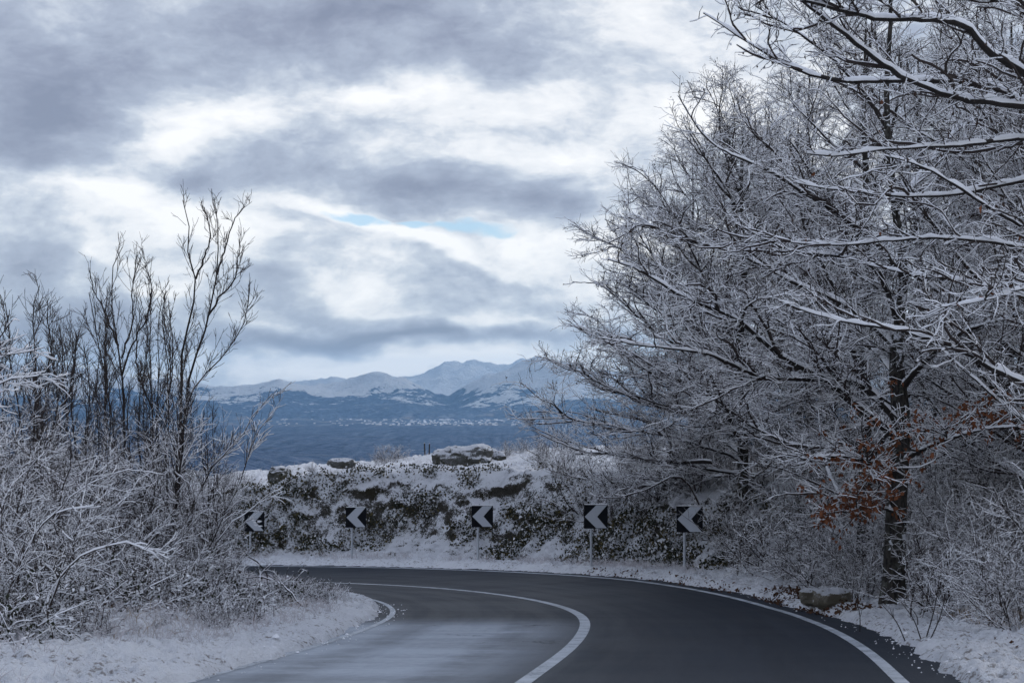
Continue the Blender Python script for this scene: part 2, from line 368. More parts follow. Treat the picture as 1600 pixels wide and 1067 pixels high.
def ground(X, Y, fine=True):
    X = np.asarray(X, float); Y = np.asarray(Y, float)
    s, o = curvi(X, Y)
    yy = np.where(o < 0, np.minimum(Y, 47), Y)
    z = road_z(X, yy, s, o)
    # inside of the bend: verge rising gently into the bushes
    ain = -o - np.interp(s, [0, 36, 40.5, 43, 47, 52, 90], [2.98, 2.98, 3.02, 3.20, 3.24, 3.16, 3.1]) + .13 * fbm(X * 1.3, Y * 1.3, oct=4, seed=5, gain=.6) + .05 * fbm(X * 7, Y * 7, oct=2, seed=10)
    zin = .10 * np.clip(ain, 0, 5) + .03 * np.clip(ain - 3, 0, 12)
    # outside: verge, then ground rising to the right
    edge = np.interp(s, [0, 35, 44, 50, 60, 80], [3.92, 3.92, 3.95, 3.80, 3.74, 3.72])
    aout = o - edge + .15 * fbm(X * 2.1, Y * 2.1, oct=3, seed=8) + .07 * fbm(X * 8, Y * 8, oct=2, seed=9)
    zout = .09 * np.clip(aout, 0, 30) + .13 * ss(o, 6, 12)
    # the rock bank beyond the bend
    ws = ss(s, 52, 60) * (o > 0)
    ztop = np.interp(X, [-30, -16, -9, -6.9, -4.6, -1.9, .95, 5, 12, 20], [-3, -2.6, -2.1, -1.66, -1.22, -1.10, -1.08, -1.1, -.9, -.6])
    zcr = np.interp(X, [-30, -14, -10.3, -8.1, -6, -4.5, -2.7, 1.35, 4.5, 9, 20], [-3.3, -2.3, -1.72, -1.40, -1.27, -1.22, -.92, -.66, -.5, -.3, 0])
    zb = z + (ztop - z) * ss(o + .5 * fbm(X * .5, Y * .5, oct=3, seed=31), 5.1, 7.3)
    zb = zb + (zcr - zb) * ss(o, 7.3, 14)
    zb = zb - .28 * np.clip(o - 15, 0, 99)
    zout2 = zb - z
    zo = np.where(o > 0, zout * (1 - ws) + (zout2 + .03) * ws, zin)
    # snow sheet: nothing on the carriageway, a lumpy lip at its edges
    a = np.where(o > 0, aout, ain)
    lump = fbm(X * 4.2, Y * 4.2, oct=4, seed=2, gain=.6)
    big = fbm(X * .7, Y * .7, oct=3, seed=3)
    sn = -.05 + .115 * ss(a, -.05, .13) + (.095 * lump + .035 * fbm(X * 13, Y * 13, oct=2, seed=6) + .03) * ss(a, 0, .3) + .14 * big * ss(a, .5, 2.5)
    return z + zo + sn
def gz(x, y): return float(ground(np.array([x]), np.array([y]))[0])

# ------------------------------------------------------------------ ground near the camera
ys = np.r_[np.linspace(-20, 9, 30, endpoint=False), 9 * (49 / 9.) ** np.linspace(0, 1, 300)[:-1], np.linspace(49, 74, 50)]
uc = np.r_[np.linspace(-1, -.40, 26, endpoint=False), np.linspace(-.40, .40, 500, endpoint=False), np.linspace(.40, 1, 27)]
GX = uc[None] * (ys[:, None] * .8 + 16 * (1 - ss(ys[:, None], 5, 12)) + 0 * uc[None]); GX = np.where(ys[:, None] < 2, uc[None] * 17.6, GX)
GY = ys[:, None] + 0 * uc[None]
GZ = ground(GX, GY)
go = mesh('ground', np.c_[GX.ravel(), GY.ravel(), GZ.ravel()], grid_faces(len(ys), len(uc)), M['snow'], smooth=True)
tag(go, kind='structure', label='snow covered verges and slopes on both sides of the road')

# road surface
offs = np.array([-3.7, -3.4, -3.05, -2.4, -1.6, -.8, 0, .8, 1.6, 2.4, 3.1, 3.4, 3.8, 4.35])
def strip(name, o0, o1, lift, mt, cols=None, s0=0, s1=None, wob=0):
    sel = (S >= s0) & (S <= (s1 or 1e9))
    of = cols if cols is not None else np.array([o0, (o0 + o1) / 2, o1])
    XX = CP[sel, 0][:, None] + CN[sel, 0][:, None] * of[None]
    YY = CP[sel, 1][:, None] + CN[sel, 1][:, None] * of[None]
    ZZ = road_z(XX, YY, S[sel][:, None], of[None] + 0 * XX) + lift
    o = mesh(name, np.c_[XX.ravel(), YY.ravel(), ZZ.ravel()], grid_faces(XX.shape[0], XX.shape[1])[:, ::-1], mt, smooth=True)
    uvl = o.data.uv_layers.new(name='along')
    vi = np.empty(len(o.data.loops), np.int32); o.data.loops.foreach_get('vertex_index', vi)
    uvv = np.c_[(of[None] + 0 * XX).ravel(), (S[sel][:, None] + 0 * XX).ravel()][vi]
    uvl.data.foreach_set('uv', uvv.astype(np.float32).ravel())
    return o
road = strip('road', 0, 0, 0, M['asphalt'], cols=offs)
tag(road, kind='structure', label='wet dark asphalt road bending to the left downhill')
for nm, a0, lb in (('road_marking', 0, 'worn white line down the middle of the road'), ('road_marking', 3.4, 'white edge line along the outside of the bend'), ('road_marking', -3.02, 'white edge line along the inside of the bend')):
    hw = .076 if a0 == 0 else (.066 if a0 > 0 else .046)
    o = strip(nm, a0 - hw, a0 + hw, .004, M['paint'])
    tag(o, kind='structure', label=lb)

# ------------------------------------------------------------------ far country
rowsY = np.r_[70 * (1000 / 70.) ** np.linspace(0, 1, 50, endpoint=False), 1000 * (16.) ** np.linspace(0, 1, 90, endpoint=False), np.linspace(16000, 31000, 210)]
uf = np.r_[np.linspace(-.55, -.27, 40, endpoint=False), np.linspace(-.27, .16, 330, endpoint=False), np.linspace(.16, .55, 60)]
FX = uf[None] * (rowsY[:, None] + 60); FY = rowsY[:, None] + 0 * uf[None]
zprof = np.interp(rowsY, [70, 90, 120, 300, 800, 1500, 4000, 9000, 15000, 17000, 31000], [-5, -9, -19, -70, -180, -235, -262, -266, -275, -275, -275])
FZ = zprof[:, None] + 0 * FX
FZ = FZ + 24 * fbm(FX / 700, FY / 700, oct=5, seed=40) * ss(FY, 600, 3000) * (1 - .75 * ss(FY, 9500, 11500))
pu = 800 + FX / (FY) * F
hill = 130 * np.exp(-((pu - 250) / 170) ** 2) * np.exp(-((FY - 5600) / 1500) ** 2)
FZ = FZ + hill * (1 + .3 * fbm(FX / 400, FY / 400, oct=5, seed=44))
def ridged(x, y, oct, seed):
    s = 0; a = 1; t = 0
    for q in range(oct):
        f = 2.1 ** q
        s = s + a * (1 - np.abs(2 * vnoise(x * f + 9.1 * q, y * f + 3.3 * q, seed=seed + q) - 1)) ; t += a; a *= .5
    return s / t
def ridge(pxs, rws, Yp, W, seed, sx, sy):
    tgt = HC - (np.interp(pu, pxs, rws) + 6 - HZ) / F * Yp
    prof = np.clip(1 - np.abs(FY + 900 * fbm(FX / 2500, FY / 2500, oct=3, seed=seed + 9) - Yp) / W, 0, 1) ** .9
    r = ridged(FX / sx, FY / sy, 6, seed)
    return -275 + (tgt + 275) * prof * (.36 + .96 * r)
front = ridge([-400, 0, 200, 330, 380, 430, 500, 560, 600, 640, 700, 750, 790, 840, 900, 1000, 1300, 2000], [585, 560, 590, 600, 596, 590, 594, 590, 587, 592, 612, 596, 578, 568, 560, 572, 560, 580], 19500, 2900, 60, 1500, 2100)
back = ridge([-400, 0, 300, 424, 469, 502, 540, 600, 650, 694, 740, 787, 844, 1000, 1300, 2000], [565, 575, 602, 586, 583, 578, 573, 566, 567, 561, 567, 570, 564, 572, 560, 580], 26500, 4200, 80, 2100, 3000)
crag = (55 * fbm(FX / 620, FY / 900, oct=5, seed=91, gain=.6) + 40 * (ridged(FX / 420, FY / 700, 3, 93) - .6))
FZ = np.maximum(FZ, np.maximum(front + crag * ss(front, -200, -20), back + crag * 1.5 * ss(back, -150, 100)))
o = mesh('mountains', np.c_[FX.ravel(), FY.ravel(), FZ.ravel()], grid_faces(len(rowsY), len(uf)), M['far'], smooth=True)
tag(o, kind='structure', label='wooded valley and snowy mountains beyond the road')

# ------------------------------------------------------------------ rock bank beyond the bend
rng = np.random.default_rng(4)
sb = np.arange(54, 84, .055); ob = np.linspace(4.75, 9.2, 84)
idx = np.interp(sb, S, np.arange(len(S)))
cpb = np.c_[np.interp(idx, np.arange(len(S)), CP[:, 0]), np.interp(idx, np.arange(len(S)), CP[:, 1])]
cnb = np.c_[np.interp(idx, np.arange(len(S)), CN[:, 0]), np.interp(idx, np.arange(len(S)), CN[:, 1])]
BX = cpb[:, 0][:, None] + cnb[:, 0][:, None] * ob[None]
BY = cpb[:, 1][:, None] + cnb[:, 1][:, None] * ob[None]
BZ = ground(BX, BY)
edgew = ss(ob, 4.75, 5.4) * (1 - ss(ob, 8.3, 9.2)) * (1 - .65 * ss(ob, 6.7, 7.6))
edgew = edgew[None] * (ss(sb, 54, 58) * (1 - ss(sb, 82, 84)))[:, None]
rr = ridged(BX * .9, BZ * 1.3 + BY * .5, 4, 12)
lump = fbm(BX * 1.1, BY * 1.1, BZ * 1.4, oct=5, seed=14, gain=.6)
blk = np.floor(fbm(BX * .8, BY * .8, BZ * 1.1, oct=2, seed=19) * 5) / 5
push = edgew * (.22 * lump + .24 * (rr - .55) + .09 * blk + .07)
BX2 = BX - cnb[:, 0][:, None] * push; BY2 = BY - cnb[:, 1][:, None] * push
BZ2 = BZ + edgew * (.16 + .30 * fbm(BX * 2.0, BY * 2.2, oct=4, seed=22, gain=.6)) - .06 * (1 - edgew)
o = mesh('rock_bank', np.c_[BX2.ravel(), BY2.ravel(), BZ2.ravel()], grid_faces(len(sb), len(ob))[:, ::-1], M['face'], smooth=True)
tag(o, 'rugged rock bank streaked with snow behind the chevron signs', 'rock bank')
GS, GO = curvi(GX, GY)
hid = ss(GO, 5.5, 6.0) * (1 - ss(GO, 7.9, 8.5)) * ss(GS, 58, 60) * (1 - ss(GS, 80, 81))
GZ2 = GZ - .45 * hid
go.data.vertices.foreach_set('co', np.c_[GX.ravel(), GY.ravel(), GZ2.ravel()].astype(np.float32).ravel()); go.data.update()
bankpts = np.c_[BX2.ravel(), BY2.ravel(), BZ2.ravel()].reshape(len(sb), len(ob), 3)

# ------------------------------------------------------------------ branch growing
def norm(v): return v / np.maximum(np.linalg.norm(v, axis=-1, keepdims=True), 1e-9)
ZUP = np.array([0, 0, 1.])
def grow(rng, P, D, L, r0, r1, K, wob=.12, up=0., flatten=0.):
    n_ = len(P); out = np.empty((n_, K, 3)); out[:, 0] = P; d = norm(D)
    st = (L / (K - 1))[:, None]
    for k in range(1, K):
        d = d + rng.normal(0, wob, (n_, 3)) + up * ZUP
        if flatten: d[:, 2] *= (1 - flatten)
        d = norm(d); out[:, k] = out[:, k - 1] + d * st
    tt = np.linspace(0, 1, K)[None]
    return dict(P=out, R=r0[:, None] * (1 - tt) + r1 * tt, L=L)
def merge(*bs):
    K = bs[0]['P'].shape[1]
    return dict(P=np.concatenate([resamp(b, K)['P'] for b in bs]), R=np.concatenate([resamp(b, K)['R'] for b in bs]), L=np.concatenate([b['L'] for b in bs]))
def resamp(b, K):
    k0 = b['P'].shape[1]
    if k0 == K: return b
    t = np.linspace(0, k0 - 1, K); i = np.minimum(t.astype(int), k0 - 2); f = t - i
    return dict(P=b['P'][:, i] * (1 - f)[None, :, None] + b['P'][:, i + 1] * f[None, :, None], R=b['R'][:, i] * (1 - f) + b['R'][:, i + 1] * f, L=b['L'])
def spawn(rng, b, dens, t0, t1, ang, angsd, ln, lsd, K, ratio, horiz=.5, wob=.12, up=0., taper=.6, rmin=.0035, maxf=.75, bias=None, flatten=0., tip=True):
    """children along every branch of b; dens = children per metre"""
    cnt = rng.poisson(np.maximum(b['L'] * dens * (t1 - t0), .05)) + (1 if tip else 0)
    i = np.repeat(np.arange(len(b['L'])), cnt)
    n_ = len(i)
    t = rng.uniform(t0, t1, n_)
    K0 = b['P'].shape[1]
    x = t * (K0 - 1); j = np.minimum(x.astype(int), K0 - 2); f = (x - j)[:, None]
    A = b['P'][i, j]; C = b['P'][i, j + 1]
    P = A * (1 - f) + C * f; T = norm(C - A)
    rp = b['R'][i, j] * (1 - f[:, 0]) + b['R'][i, j + 1] * f[:, 0]
    side = norm(np.cross(T, ZUP) + 1e-4) * rng.choice([-1, 1], n_)[:, None]
    rnd = norm(rng.normal(0, 1, (n_, 3)))
    pr = horiz * side + (1 - horiz) * rnd + np.array([0, 0, .12])
    pr = norm(pr - (pr * T).sum(1)[:, None] * T)
    a = np.clip(rng.normal(ang, angsd, n_), 8, 100) * math.pi / 180
    D = np.cos(a)[:, None] * T + np.sin(a)[:, None] * pr
    if bias is not None: D = D + np.asarray(bias)
    L = ln * np.clip(rng.normal(1, lsd, n_), .35, 1.9) * (1 - taper * t)
    L = L * np.clip(b['L'][i] / max(b['L'].mean(), 1e-6), .5, 1.4) ** .5
    r0 = np.clip(np.minimum(rp * maxf, L * ratio), rmin, None)
    return grow(rng, P, D, L, r0, rmin * .8, K, wob, up, flatten)

def tubes(name, b, sides, parent, snow=0., mats=None, rng=None, nosnow=.08, steep=.80, smooth=False, zfade=None, cap=False, jit=.3):
    """branches skinned as tubes; snow is a ridge of that height lying along their upper side"""
    P, Rr = b['P'], b['R']; n_, K, _ = P.shape
    rng = rng or np.random.default_rng(1)
    T = np.empty_like(P); T[:, 1:-1] = P[:, 2:] - P[:, :-2]; T[:, 0] = P[:, 1] - P[:, 0]; T[:, -1] = P[:, -1] - P[:, -2]
    T = norm(T)
    avg = norm(P[:, -1] - P[:, 0])
    ref = np.where((np.abs(avg[:, 2]) > .97)[:, None], np.array([0, 1., 0]), ZUP)
    side = norm(np.cross(T, ref[:, None, :])); upv = np.cross(side, T)
    ph = np.arange(sides) * 2 * math.pi / sides
    if sides >= 6: ph = ph + math.pi / sides * 0
    inc = np.sqrt(np.clip(1 - T[:, :, 2] ** 2, 0, 1))
    sn = snow * np.clip((inc - .3) / .5, 0, 1) * np.clip(1 + rng.normal(0, jit, (n_, K)), .25, 2)
    sn = sn * (rng.random(n_) > nosnow)[:, None]
    if zfade is not None: sn = sn * np.clip(1 - ss(P[:, :, 2], zfade[0], zfade[1]), 0, 1)
    if jit > .4: sn = sn * (rng.random(sn.shape) > .10)
    sn[:, -1] *= .6
    sp = np.clip(np.sin(ph), 0, 1) ** .8
    V = P[:, :, None, :] + side[:, :, None, :] * (np.cos(ph)[None, None, :, None] * (Rr + .22 * sn)[:, :, None, None]) \
        + upv[:, :, None, :] * (np.sin(ph)[None, None, :] * Rr[:, :, None] )[..., None] + ZUP * (sp[None, None] * sn[:, :, None])[..., None]
    idb = (np.arange(n_) * K * sides)[:, None, None]; kk = (np.arange(K - 1) * sides)[None, :, None]; q = np.arange(sides)[None, None]
    a = idb + kk + q; bq = idb + kk + (q + 1) % sides
    Fq = np.stack([a, bq, bq + sides, a + sides], -1).reshape(-1, 4)
    mid = np.sin(ph + math.pi / sides)
    segsn = (sn[:, :-1] + sn[:, 1:]) / 2
    mi = ((mid > .25)[None, None] & (segsn > max(.0006, snow * .12))[..., None]).astype(np.int32).reshape(-1)
    return mesh(name, V.reshape(-1, 3), Fq, mats or [M['twig'], M['twigsnow']], mi, smooth, parent)

def leaves(name, pts, size, mt, parent, rng, hang=.6, kind='stuff', snowy=0.):
    """folded leaf: two quads along a midrib"""
    n_ = len(pts)
    d = norm(rng.normal(0, 1, (n_, 3)) + np.array([0, 0, -hang])); s = norm(np.cross(d, rng.normal(0, 1, (n_, 3))))
    nn = np.cross(d, s); L = (size * rng.uniform(.6, 1.3, n_))[:, None]; W = L * .34
    c = nn * W * .5
    V = np.stack([pts, pts + d * L * .45 + s * W + c, pts + d * L, pts + d * L * .5 - c * .3, pts + d * L * .45 - s * W + c], 1)
    i = (np.arange(n_) * 5)[:, None]
    Fq = np.concatenate([i + np.array([[0, 1, 2, 3]]), i + np.array([[0, 3, 2, 4]])])
    mi = None; mm = mt
    if snowy:
        mm = [mt, M['twigsnow']]; mi = np.tile((rng.random(n_) < snowy).astype(np.int32), 2)
    o = mesh(name, V.reshape(-1, 3), Fq, mm, mi, False, parent)
    if kind: o['kind'] = kind
    return o
def tips(b, rng, frac, t=(.5, 1.)):
    i = np.flatnonzero(rng.random(len(b['L'])) < frac)
    K = b['P'].shape[1]; x = rng.uniform(t[0], t[1], len(i)) * (K - 1); j = np.minimum(x.astype(int), K - 2); f = (x - j)[:, None]
    return b['P'][i, j] * (1 - f) + b['P'][i, j + 1] * f
def curve(pts, r0, r1, K=14, rng=None, wob=0.):
    """one limb through given points"""
    pts = np.asarray(pts, float)
    t = np.r_[0, np.cumsum(np.linalg.norm(np.diff(pts, axis=0), axis=1))]
    q = np.linspace(0, t[-1], K); i = np.clip(np.searchsorted(t, q, side='right') - 1, 0, len(t) - 2)
    dt = np.diff(t); sl_ = np.diff(pts, axis=0) / dt[:, None]
    m_ = np.concatenate([sl_[:1], (sl_[:-1] * dt[1:, None] + sl_[1:] * dt[:-1, None]) / (dt[:-1] + dt[1:])[:, None], sl_[-1:]]) if len(t) > 2 else np.concatenate([sl_, sl_])
    h = dt[i][:, None]; f = ((q - t[i]) / dt[i])[:, None]
    P = (2 * f ** 3 - 3 * f ** 2 + 1) * pts[i] + (f ** 3 - 2 * f ** 2 + f) * h * m_[i] + (-2 * f ** 3 + 3 * f ** 2) * pts[i + 1] + (f ** 3 - f ** 2) * h * m_[i + 1]
    if wob: P[1:] += (rng or np.random.default_rng(0)).normal(0, wob, P[1:].shape)
    return dict(P=P[None], R=np.linspace(r0, r1, K)[None], L=np.array([t[-1]]))

def part_limbs(root, limbs, sides=8, snow=.02, rng=None):
    for k in range(len(limbs['L'])):
        one = resamp(dict(P=limbs['P'][k:k + 1], R=limbs['R'][k:k + 1], L=limbs['L'][k:k + 1]), limbs['P'].shape[1] * 3)
        r_ = rng or np.random.default_rng(k)
        one['P'] = one['P'] + r_.normal(0, 1, one['P'].shape) * np.minimum(one['R'] * .16, .004)[..., None]
        one['R'] = one['R'] * (1 + r_.normal(0, .09, one['R'].shape))
        tubes('limb', one, sides, root, snow, [M['bark'], M['twigsnow']], r_, nosnow=0, smooth=True, jit=.55)
def flarecurve(pts, r0, r1, K=16, flare=.35):
    b = curve(pts, r0, r1, K); b['R'][0, 0] *= 1 + flare; b['R'][0, 1] *= 1 + flare * .3
    return b

# ------------------------------------------------------------------ trees right of the road
def crown_levels(rng, limbs, root, d2=3.2, d3=6, d4=9, l2=1.5, l3=.62, l4=.28, snow=.011, horiz=.75, up=.02, fl=.04, leafdark=.15, name='crown', bias=None, wob=.14, t0=.12, nosnow=.2, zfade=None):
    b2 = spawn(rng, limbs, d2, t0, .98, 42, 12, l2, .3, 9, .0125, horiz, wob * 1.25, up, .55, .0065, bias=bias, flatten=fl)
    b3 = spawn(rng, merge(b2, limbs), d3, .08, 1, 46, 14, l3, .35, 6, .010, horiz * .75, wob * 1.6, up, .45, .0042, flatten=fl)
    b4 = spawn(rng, b3, d4, .1, 1, 46, 16, l4, .4, 3, .012, horiz * .5, wob * 2.2, up, .4, .0032, flatten=fl)
    tubes('branches', b2, 5, root, snow * 1.4, None, rng, nosnow=nosnow * .3, zfade=zfade)['kind'] = 'stuff'
    o = join_tubes(name, [(b3, snow * .72), (b4, snow * .40)], root, rng, nosnow, zfade)
    if leafdark: leaves('withered_leaves', tips(b4, rng, leafdark * 1.6), .042, M['darkleaf'], root, rng, 1.2, snowy=.25)
    return b2, b3, b4
def join_tubes(name, lst, root, rng, nosnow, zfade=None):
    obs = [tubes(name, b, 4, None, sn, None, rng, nosnow=nosnow, zfade=zfade) for b, sn in lst]
    V = []; Fa = []; mi = []; off = 0
    for ob_ in obs:
        me = ob_.data; nv = len(me.vertices); a = np.empty(nv * 3, np.float32); me.vertices.foreach_get('co', a)
        f = np.empty(len(me.loops), np.int32); me.loops.foreach_get('vertex_index', f); m_ = np.empty(len(me.polygons), np.int32); me.polygons.foreach_get('material_index', m_)
        V.append(a.reshape(-1, 3)); Fa.append(f.reshape(-1, 4) + off); mi.append(m_); off += nv
        bpy.data.objects.remove(ob_); bpy.data.meshes.remove(me)
    o = mesh(name, np.concatenate(V), np.concatenate(Fa), [M['twig'], M['twigsnow']], np.concatenate(mi), False, root)
    o['kind'] = 'stuff'
    return o

def rel(pts, base): return [np.asarray(p_) - base for p_ in pts]
TRIS = 0
# T1: the tree whose trunk stands right beside the verge
def tree_road():
    rng = np.random.default_rng(11)
    bx, by = 6.02, 27.0; base = np.array([bx, by, gz(bx, by) - .08])
    root = empty('oak_tree', base)
    tag(root, 'dark trunked oak on the verge with rust brown leaves low on its branches', 'tree', 'oaks overhanging the right side')
    A = lambda *q: rel([at(*t_) for t_ in q], base)
    tr = flarecurve([(0, 0, 0)] + A((1398, 860, 27), (1402, 760, 27.05), (1408, 660, 27.1), (1400, 560, 27.2), (1412, 430, 27.4), (1395, 300, 27.3), (1385, 150, 27.2), (1392, 0, 27.1), (1380, -120, 27)), .185, .02, 22)
    tr['R'] = np.interp(np.linspace(0, 1, 22), [0, .3, .42, .7, 1], [.185, .15, .085, .05, .02])[None]; tr['R'][0, 0] *= 1.3
    tubes('trunk', tr, 10, root, 0, [M['trunk'], M['trunk']], rng, smooth=True)
    L = [curve(A((1408, 700, 27.1), (1390, 674, 27), (1337, 632, 26.7), (1281, 587, 26.3), (1221, 557, 26), (1150, 497, 25.6), (1067, 464, 25.2), (1000, 422, 25), (950, 405, 24.9)), .085, .012, 16),
         curve(A((1405, 660, 27.1), (1386, 640, 27), (1349, 602, 26.8), (1262, 591, 26.4), (1187, 587, 26), (1112, 554, 25.7), (1000, 539, 25.3), (940, 528, 25)), .07, .010, 16),
         curve(A((1402, 545, 27.2), (1330, 480, 27.5), (1240, 440, 27.8), (1150, 395, 28), (1060, 372, 28.2), (985, 340, 28.5)), .06, .010, 14),
         curve(A((1405, 610, 27.2), (1440, 570, 26.6), (1500, 520, 26), (1560, 500, 25.6), (1650, 480, 25.2)), .06, .012, 12),
         curve(A((1410, 430, 27.3), (1350, 360, 27), (1270, 310, 26.6), (1190, 260, 26.2), (1110, 225, 26), (1060, 150, 25.8)), .055, .008, 14),
         curve(A((1398, 330, 27.3), (1440, 270, 27.6), (1500, 200, 28), (1580, 160, 28.4)), .05, .010, 12),
         curve(A((1388, 200, 27.3), (1330, 120, 27), (1260, 60, 26.8), (1180, 10, 26.5)), .045, .008, 12),
         curve(A((1406, 740, 27.1), (1360, 720, 26.2), (1310, 712, 25.9), (1262, 716, 25.5), (1225, 722, 25.2)), .05, .009, 12),
         curve(A((1406, 720, 27.1), (1470, 690, 26), (1540, 670, 25.2), (1610, 665, 24.6)), .05, .010, 12),
         curve(A((1400, 800, 27.0), (1360, 790, 26.4), (1320, 800, 26), (1290, 815, 25.7)), .035, .008, 10),
         curve(A((1402, 500, 27.2), (1370, 420, 26.3), (1310, 400, 25.2), (1230, 390, 24.3), (1150, 350, 23.6)), .05, .008, 12),
         curve(A((1402, 590, 27.2), (1360, 540, 28.4), (1280, 520, 29.5), (1180, 500, 30.5), (1080, 470, 31)), .05, .008, 12)]
    limbs = merge(*L)
    part_limbs(root, limbs, 8, .017, rng)
    b2, b3, b4 = crown_levels(rng, limbs, root, 3.6, 7.5, 10.5, 1.45, .60, .25, .011, bias=(-.05, 0, .05), leafdark=.10)
    # rust brown leaves that have stayed on, low and left of the trunk
    pts = tips(merge(b3, b4), rng, 1., (.2, 1))
    W_ = pts + base; pxx = W_[:, 0] / W_[:, 1] * F + 800; pyy = HZ + (HC - W_[:, 2]) / W_[:, 1] * F
    msk = np.zeros(len(pts))
    for cx, cy_, rx, ry_, pw in [(1320, 790, 70, 55, .55), (1335, 860, 65, 55, .9), (1340, 700, 70, 60, .22), (1430, 730, 45, 55, .35), (1560, 650, 90, 34, .35), (1470, 690, 60, 50, .3), (1500, 790, 60, 90, .3), (1375, 800, 60, 110, .45)]:
        msk = np.maximum(msk, pw * np.exp(-((pxx - cx) / rx) ** 2 - ((pyy - cy_) / ry_) ** 2))
    k = rng.random(len(pts)) < msk
    pp = np.repeat(pts[k], 4, 0); pp = pp + rng.normal(0, .045, pp.shape)
    leaves('brown_leaves', pp, .085, M['leaf'], root, rng, 1.3)
    return root
tree_road()

# T3: the nearer tree standing outside the frame whose snowy limbs reach in overhead
def tree_near():
    rng = np.random.default_rng(21)
    bx, by = 7.6, 16.2; base = np.array([bx, by, gz(bx, by) - .08])
    root = empty('oak_tree', base)
    tag(root, 'nearest oak reaching in from the upper right with thick snow laden limbs', 'tree', 'oaks overhanging the right side')
    A = lambda *q: rel([at(*t_) for t_ in q], base)
    tr = flarecurve([(0, 0, 0), (-.05, 0, 1.6), (.1, .05, 3.2), (0, 0, 4.8), (-.1, .1, 6.6), (.1, 0, 8.6)], .2, .06, 20)
    tubes('trunk', tr, 10, root, 0, [M['trunk'], M['trunk']], rng, smooth=True)
    tp = lambda z_: (0., 0., z_)
    L = [curve([tp(3.9)] + A((1800, 300, 16), (1700, 190, 15.7), (1600, 112, 15.5), (1550, 85, 15.4), (1506, 36, 15.3), (1450, 30, 15.2), (1375, 30, 15), (1300, 12, 14.8), (1220, -8, 14.7)), .075, .016, 20),
         curve([tp(3.7)] + A((1800, 230, 16), (1700, 185, 15.8), (1600, 165, 15.6), (1487, 150, 15.4), (1431, 131, 15.3), (1375, 97, 15.2), (1319, 52, 15.1), (1244, -6, 15), (1200, -50, 15)), .07, .014, 20),
         curve([tp(3.6)] + A((1800, 250, 16.2), (1650, 190, 16.4), (1544, 131, 16.5), (1460, 126, 16.6), (1375, 124, 16.7), (1319, 131, 16.8), (1244, 109, 17), (1160, 60, 17.2), (1100, 20, 17.4)), .06, .010, 18),
         curve([tp(3.2)] + A((1800, 300, 16.2), (1680, 225, 16.2), (1600, 214, 16), (1525, 225, 15.8), (1450, 230, 15.6), (1375, 232, 15.5), (1320, 245, 15.4), (1260, 240, 15.2)), .05, .008, 16),
         curve([tp(2.8)] + A((1750, 330, 16.5), (1600, 277, 16.7), (1544, 296, 16.8), (1480, 305, 16.9), (1412, 307, 17), (1350, 302, 17.1), (1300, 296, 17.2), (1240, 285, 17.4)), .045, .008, 16),
         curve([tp(2.7)] + A((1750, 420, 16), (1600, 356, 15.6), (1525, 311, 15.3), (1450, 262, 15.2), (1390, 245, 15)), .045, .008, 14),
         curve([tp(2.4)] + A((1750, 420, 17), (1600, 386, 17.3), (1490, 371, 17.6), (1375, 376, 18), (1280, 385, 18.2), (1200, 370, 18.4)), .045, .008, 14),
         curve([tp(1.3)] + A((1780, 680, 16), (1680, 630, 15.8), (1600, 598, 15.6), (1525, 561, 15.6), (1469, 531, 15.6), (1394, 512, 15.7), (1300, 500, 16), (1220, 470, 16.2)), .065, .010, 18),
         curve([tp(1.9)] + A((1750, 520, 17), (1620, 470, 17.5), (1520, 440, 18), (1430, 430, 18.4), (1340, 410, 18.6)), .045, .008, 14),
         curve([tp(2.2)] + A((1720, 420, 15), (1600, 450, 14.4), (1540, 470, 14), (1470, 480, 13.8)), .03, .007, 12),
         curve([tp(4.4)] + A((1750, 120, 16), (1640, 30, 15.8), (1560, -20, 15.7), (1480, -60, 15.6), (1380, -90, 15.5)), .06, .010, 14),
         curve([tp(4.2)] + A((1750, 150, 17), (1650, 60, 17.8), (1580, 5, 18), (1500, -10, 18.2), (1420, -40, 18.4)), .05, .010, 14)]
    zz = rng.uniform(3, 8.4, 11); az = rng.uniform(-1.9, 1.5, 11); el = rng.uniform(.2, .8, 11)      # boughs on its far side
    L.append(grow(rng, np.c_[0 * zz, 0 * zz, zz], np.c_[np.cos(az) * np.cos(el), np.sin(az) * np.cos(el), np.sin(el)], rng.uniform(2, 4, 11), np.full(11, .05), .009, 12, .1, .05))
    limbs = merge(*L)
    part_limbs(root, limbs, 8, .019, rng)
    crown_levels(rng, limbs, root, 3.2, 7.0, 8.5, .95, .40, .18, .010, horiz=.7, t0=.25, leafdark=.12, bias=(-.12, 0, .03))
    b3 = spawn(rng, limbs, 1.2, .45, 1, 45, 15, .4, .3, 5, .01, .5)
    leaves('brown_leaves', tips(b3, rng, .45), .075, M['leaf'], root, rng, 1.6)
    return root
tree_near()

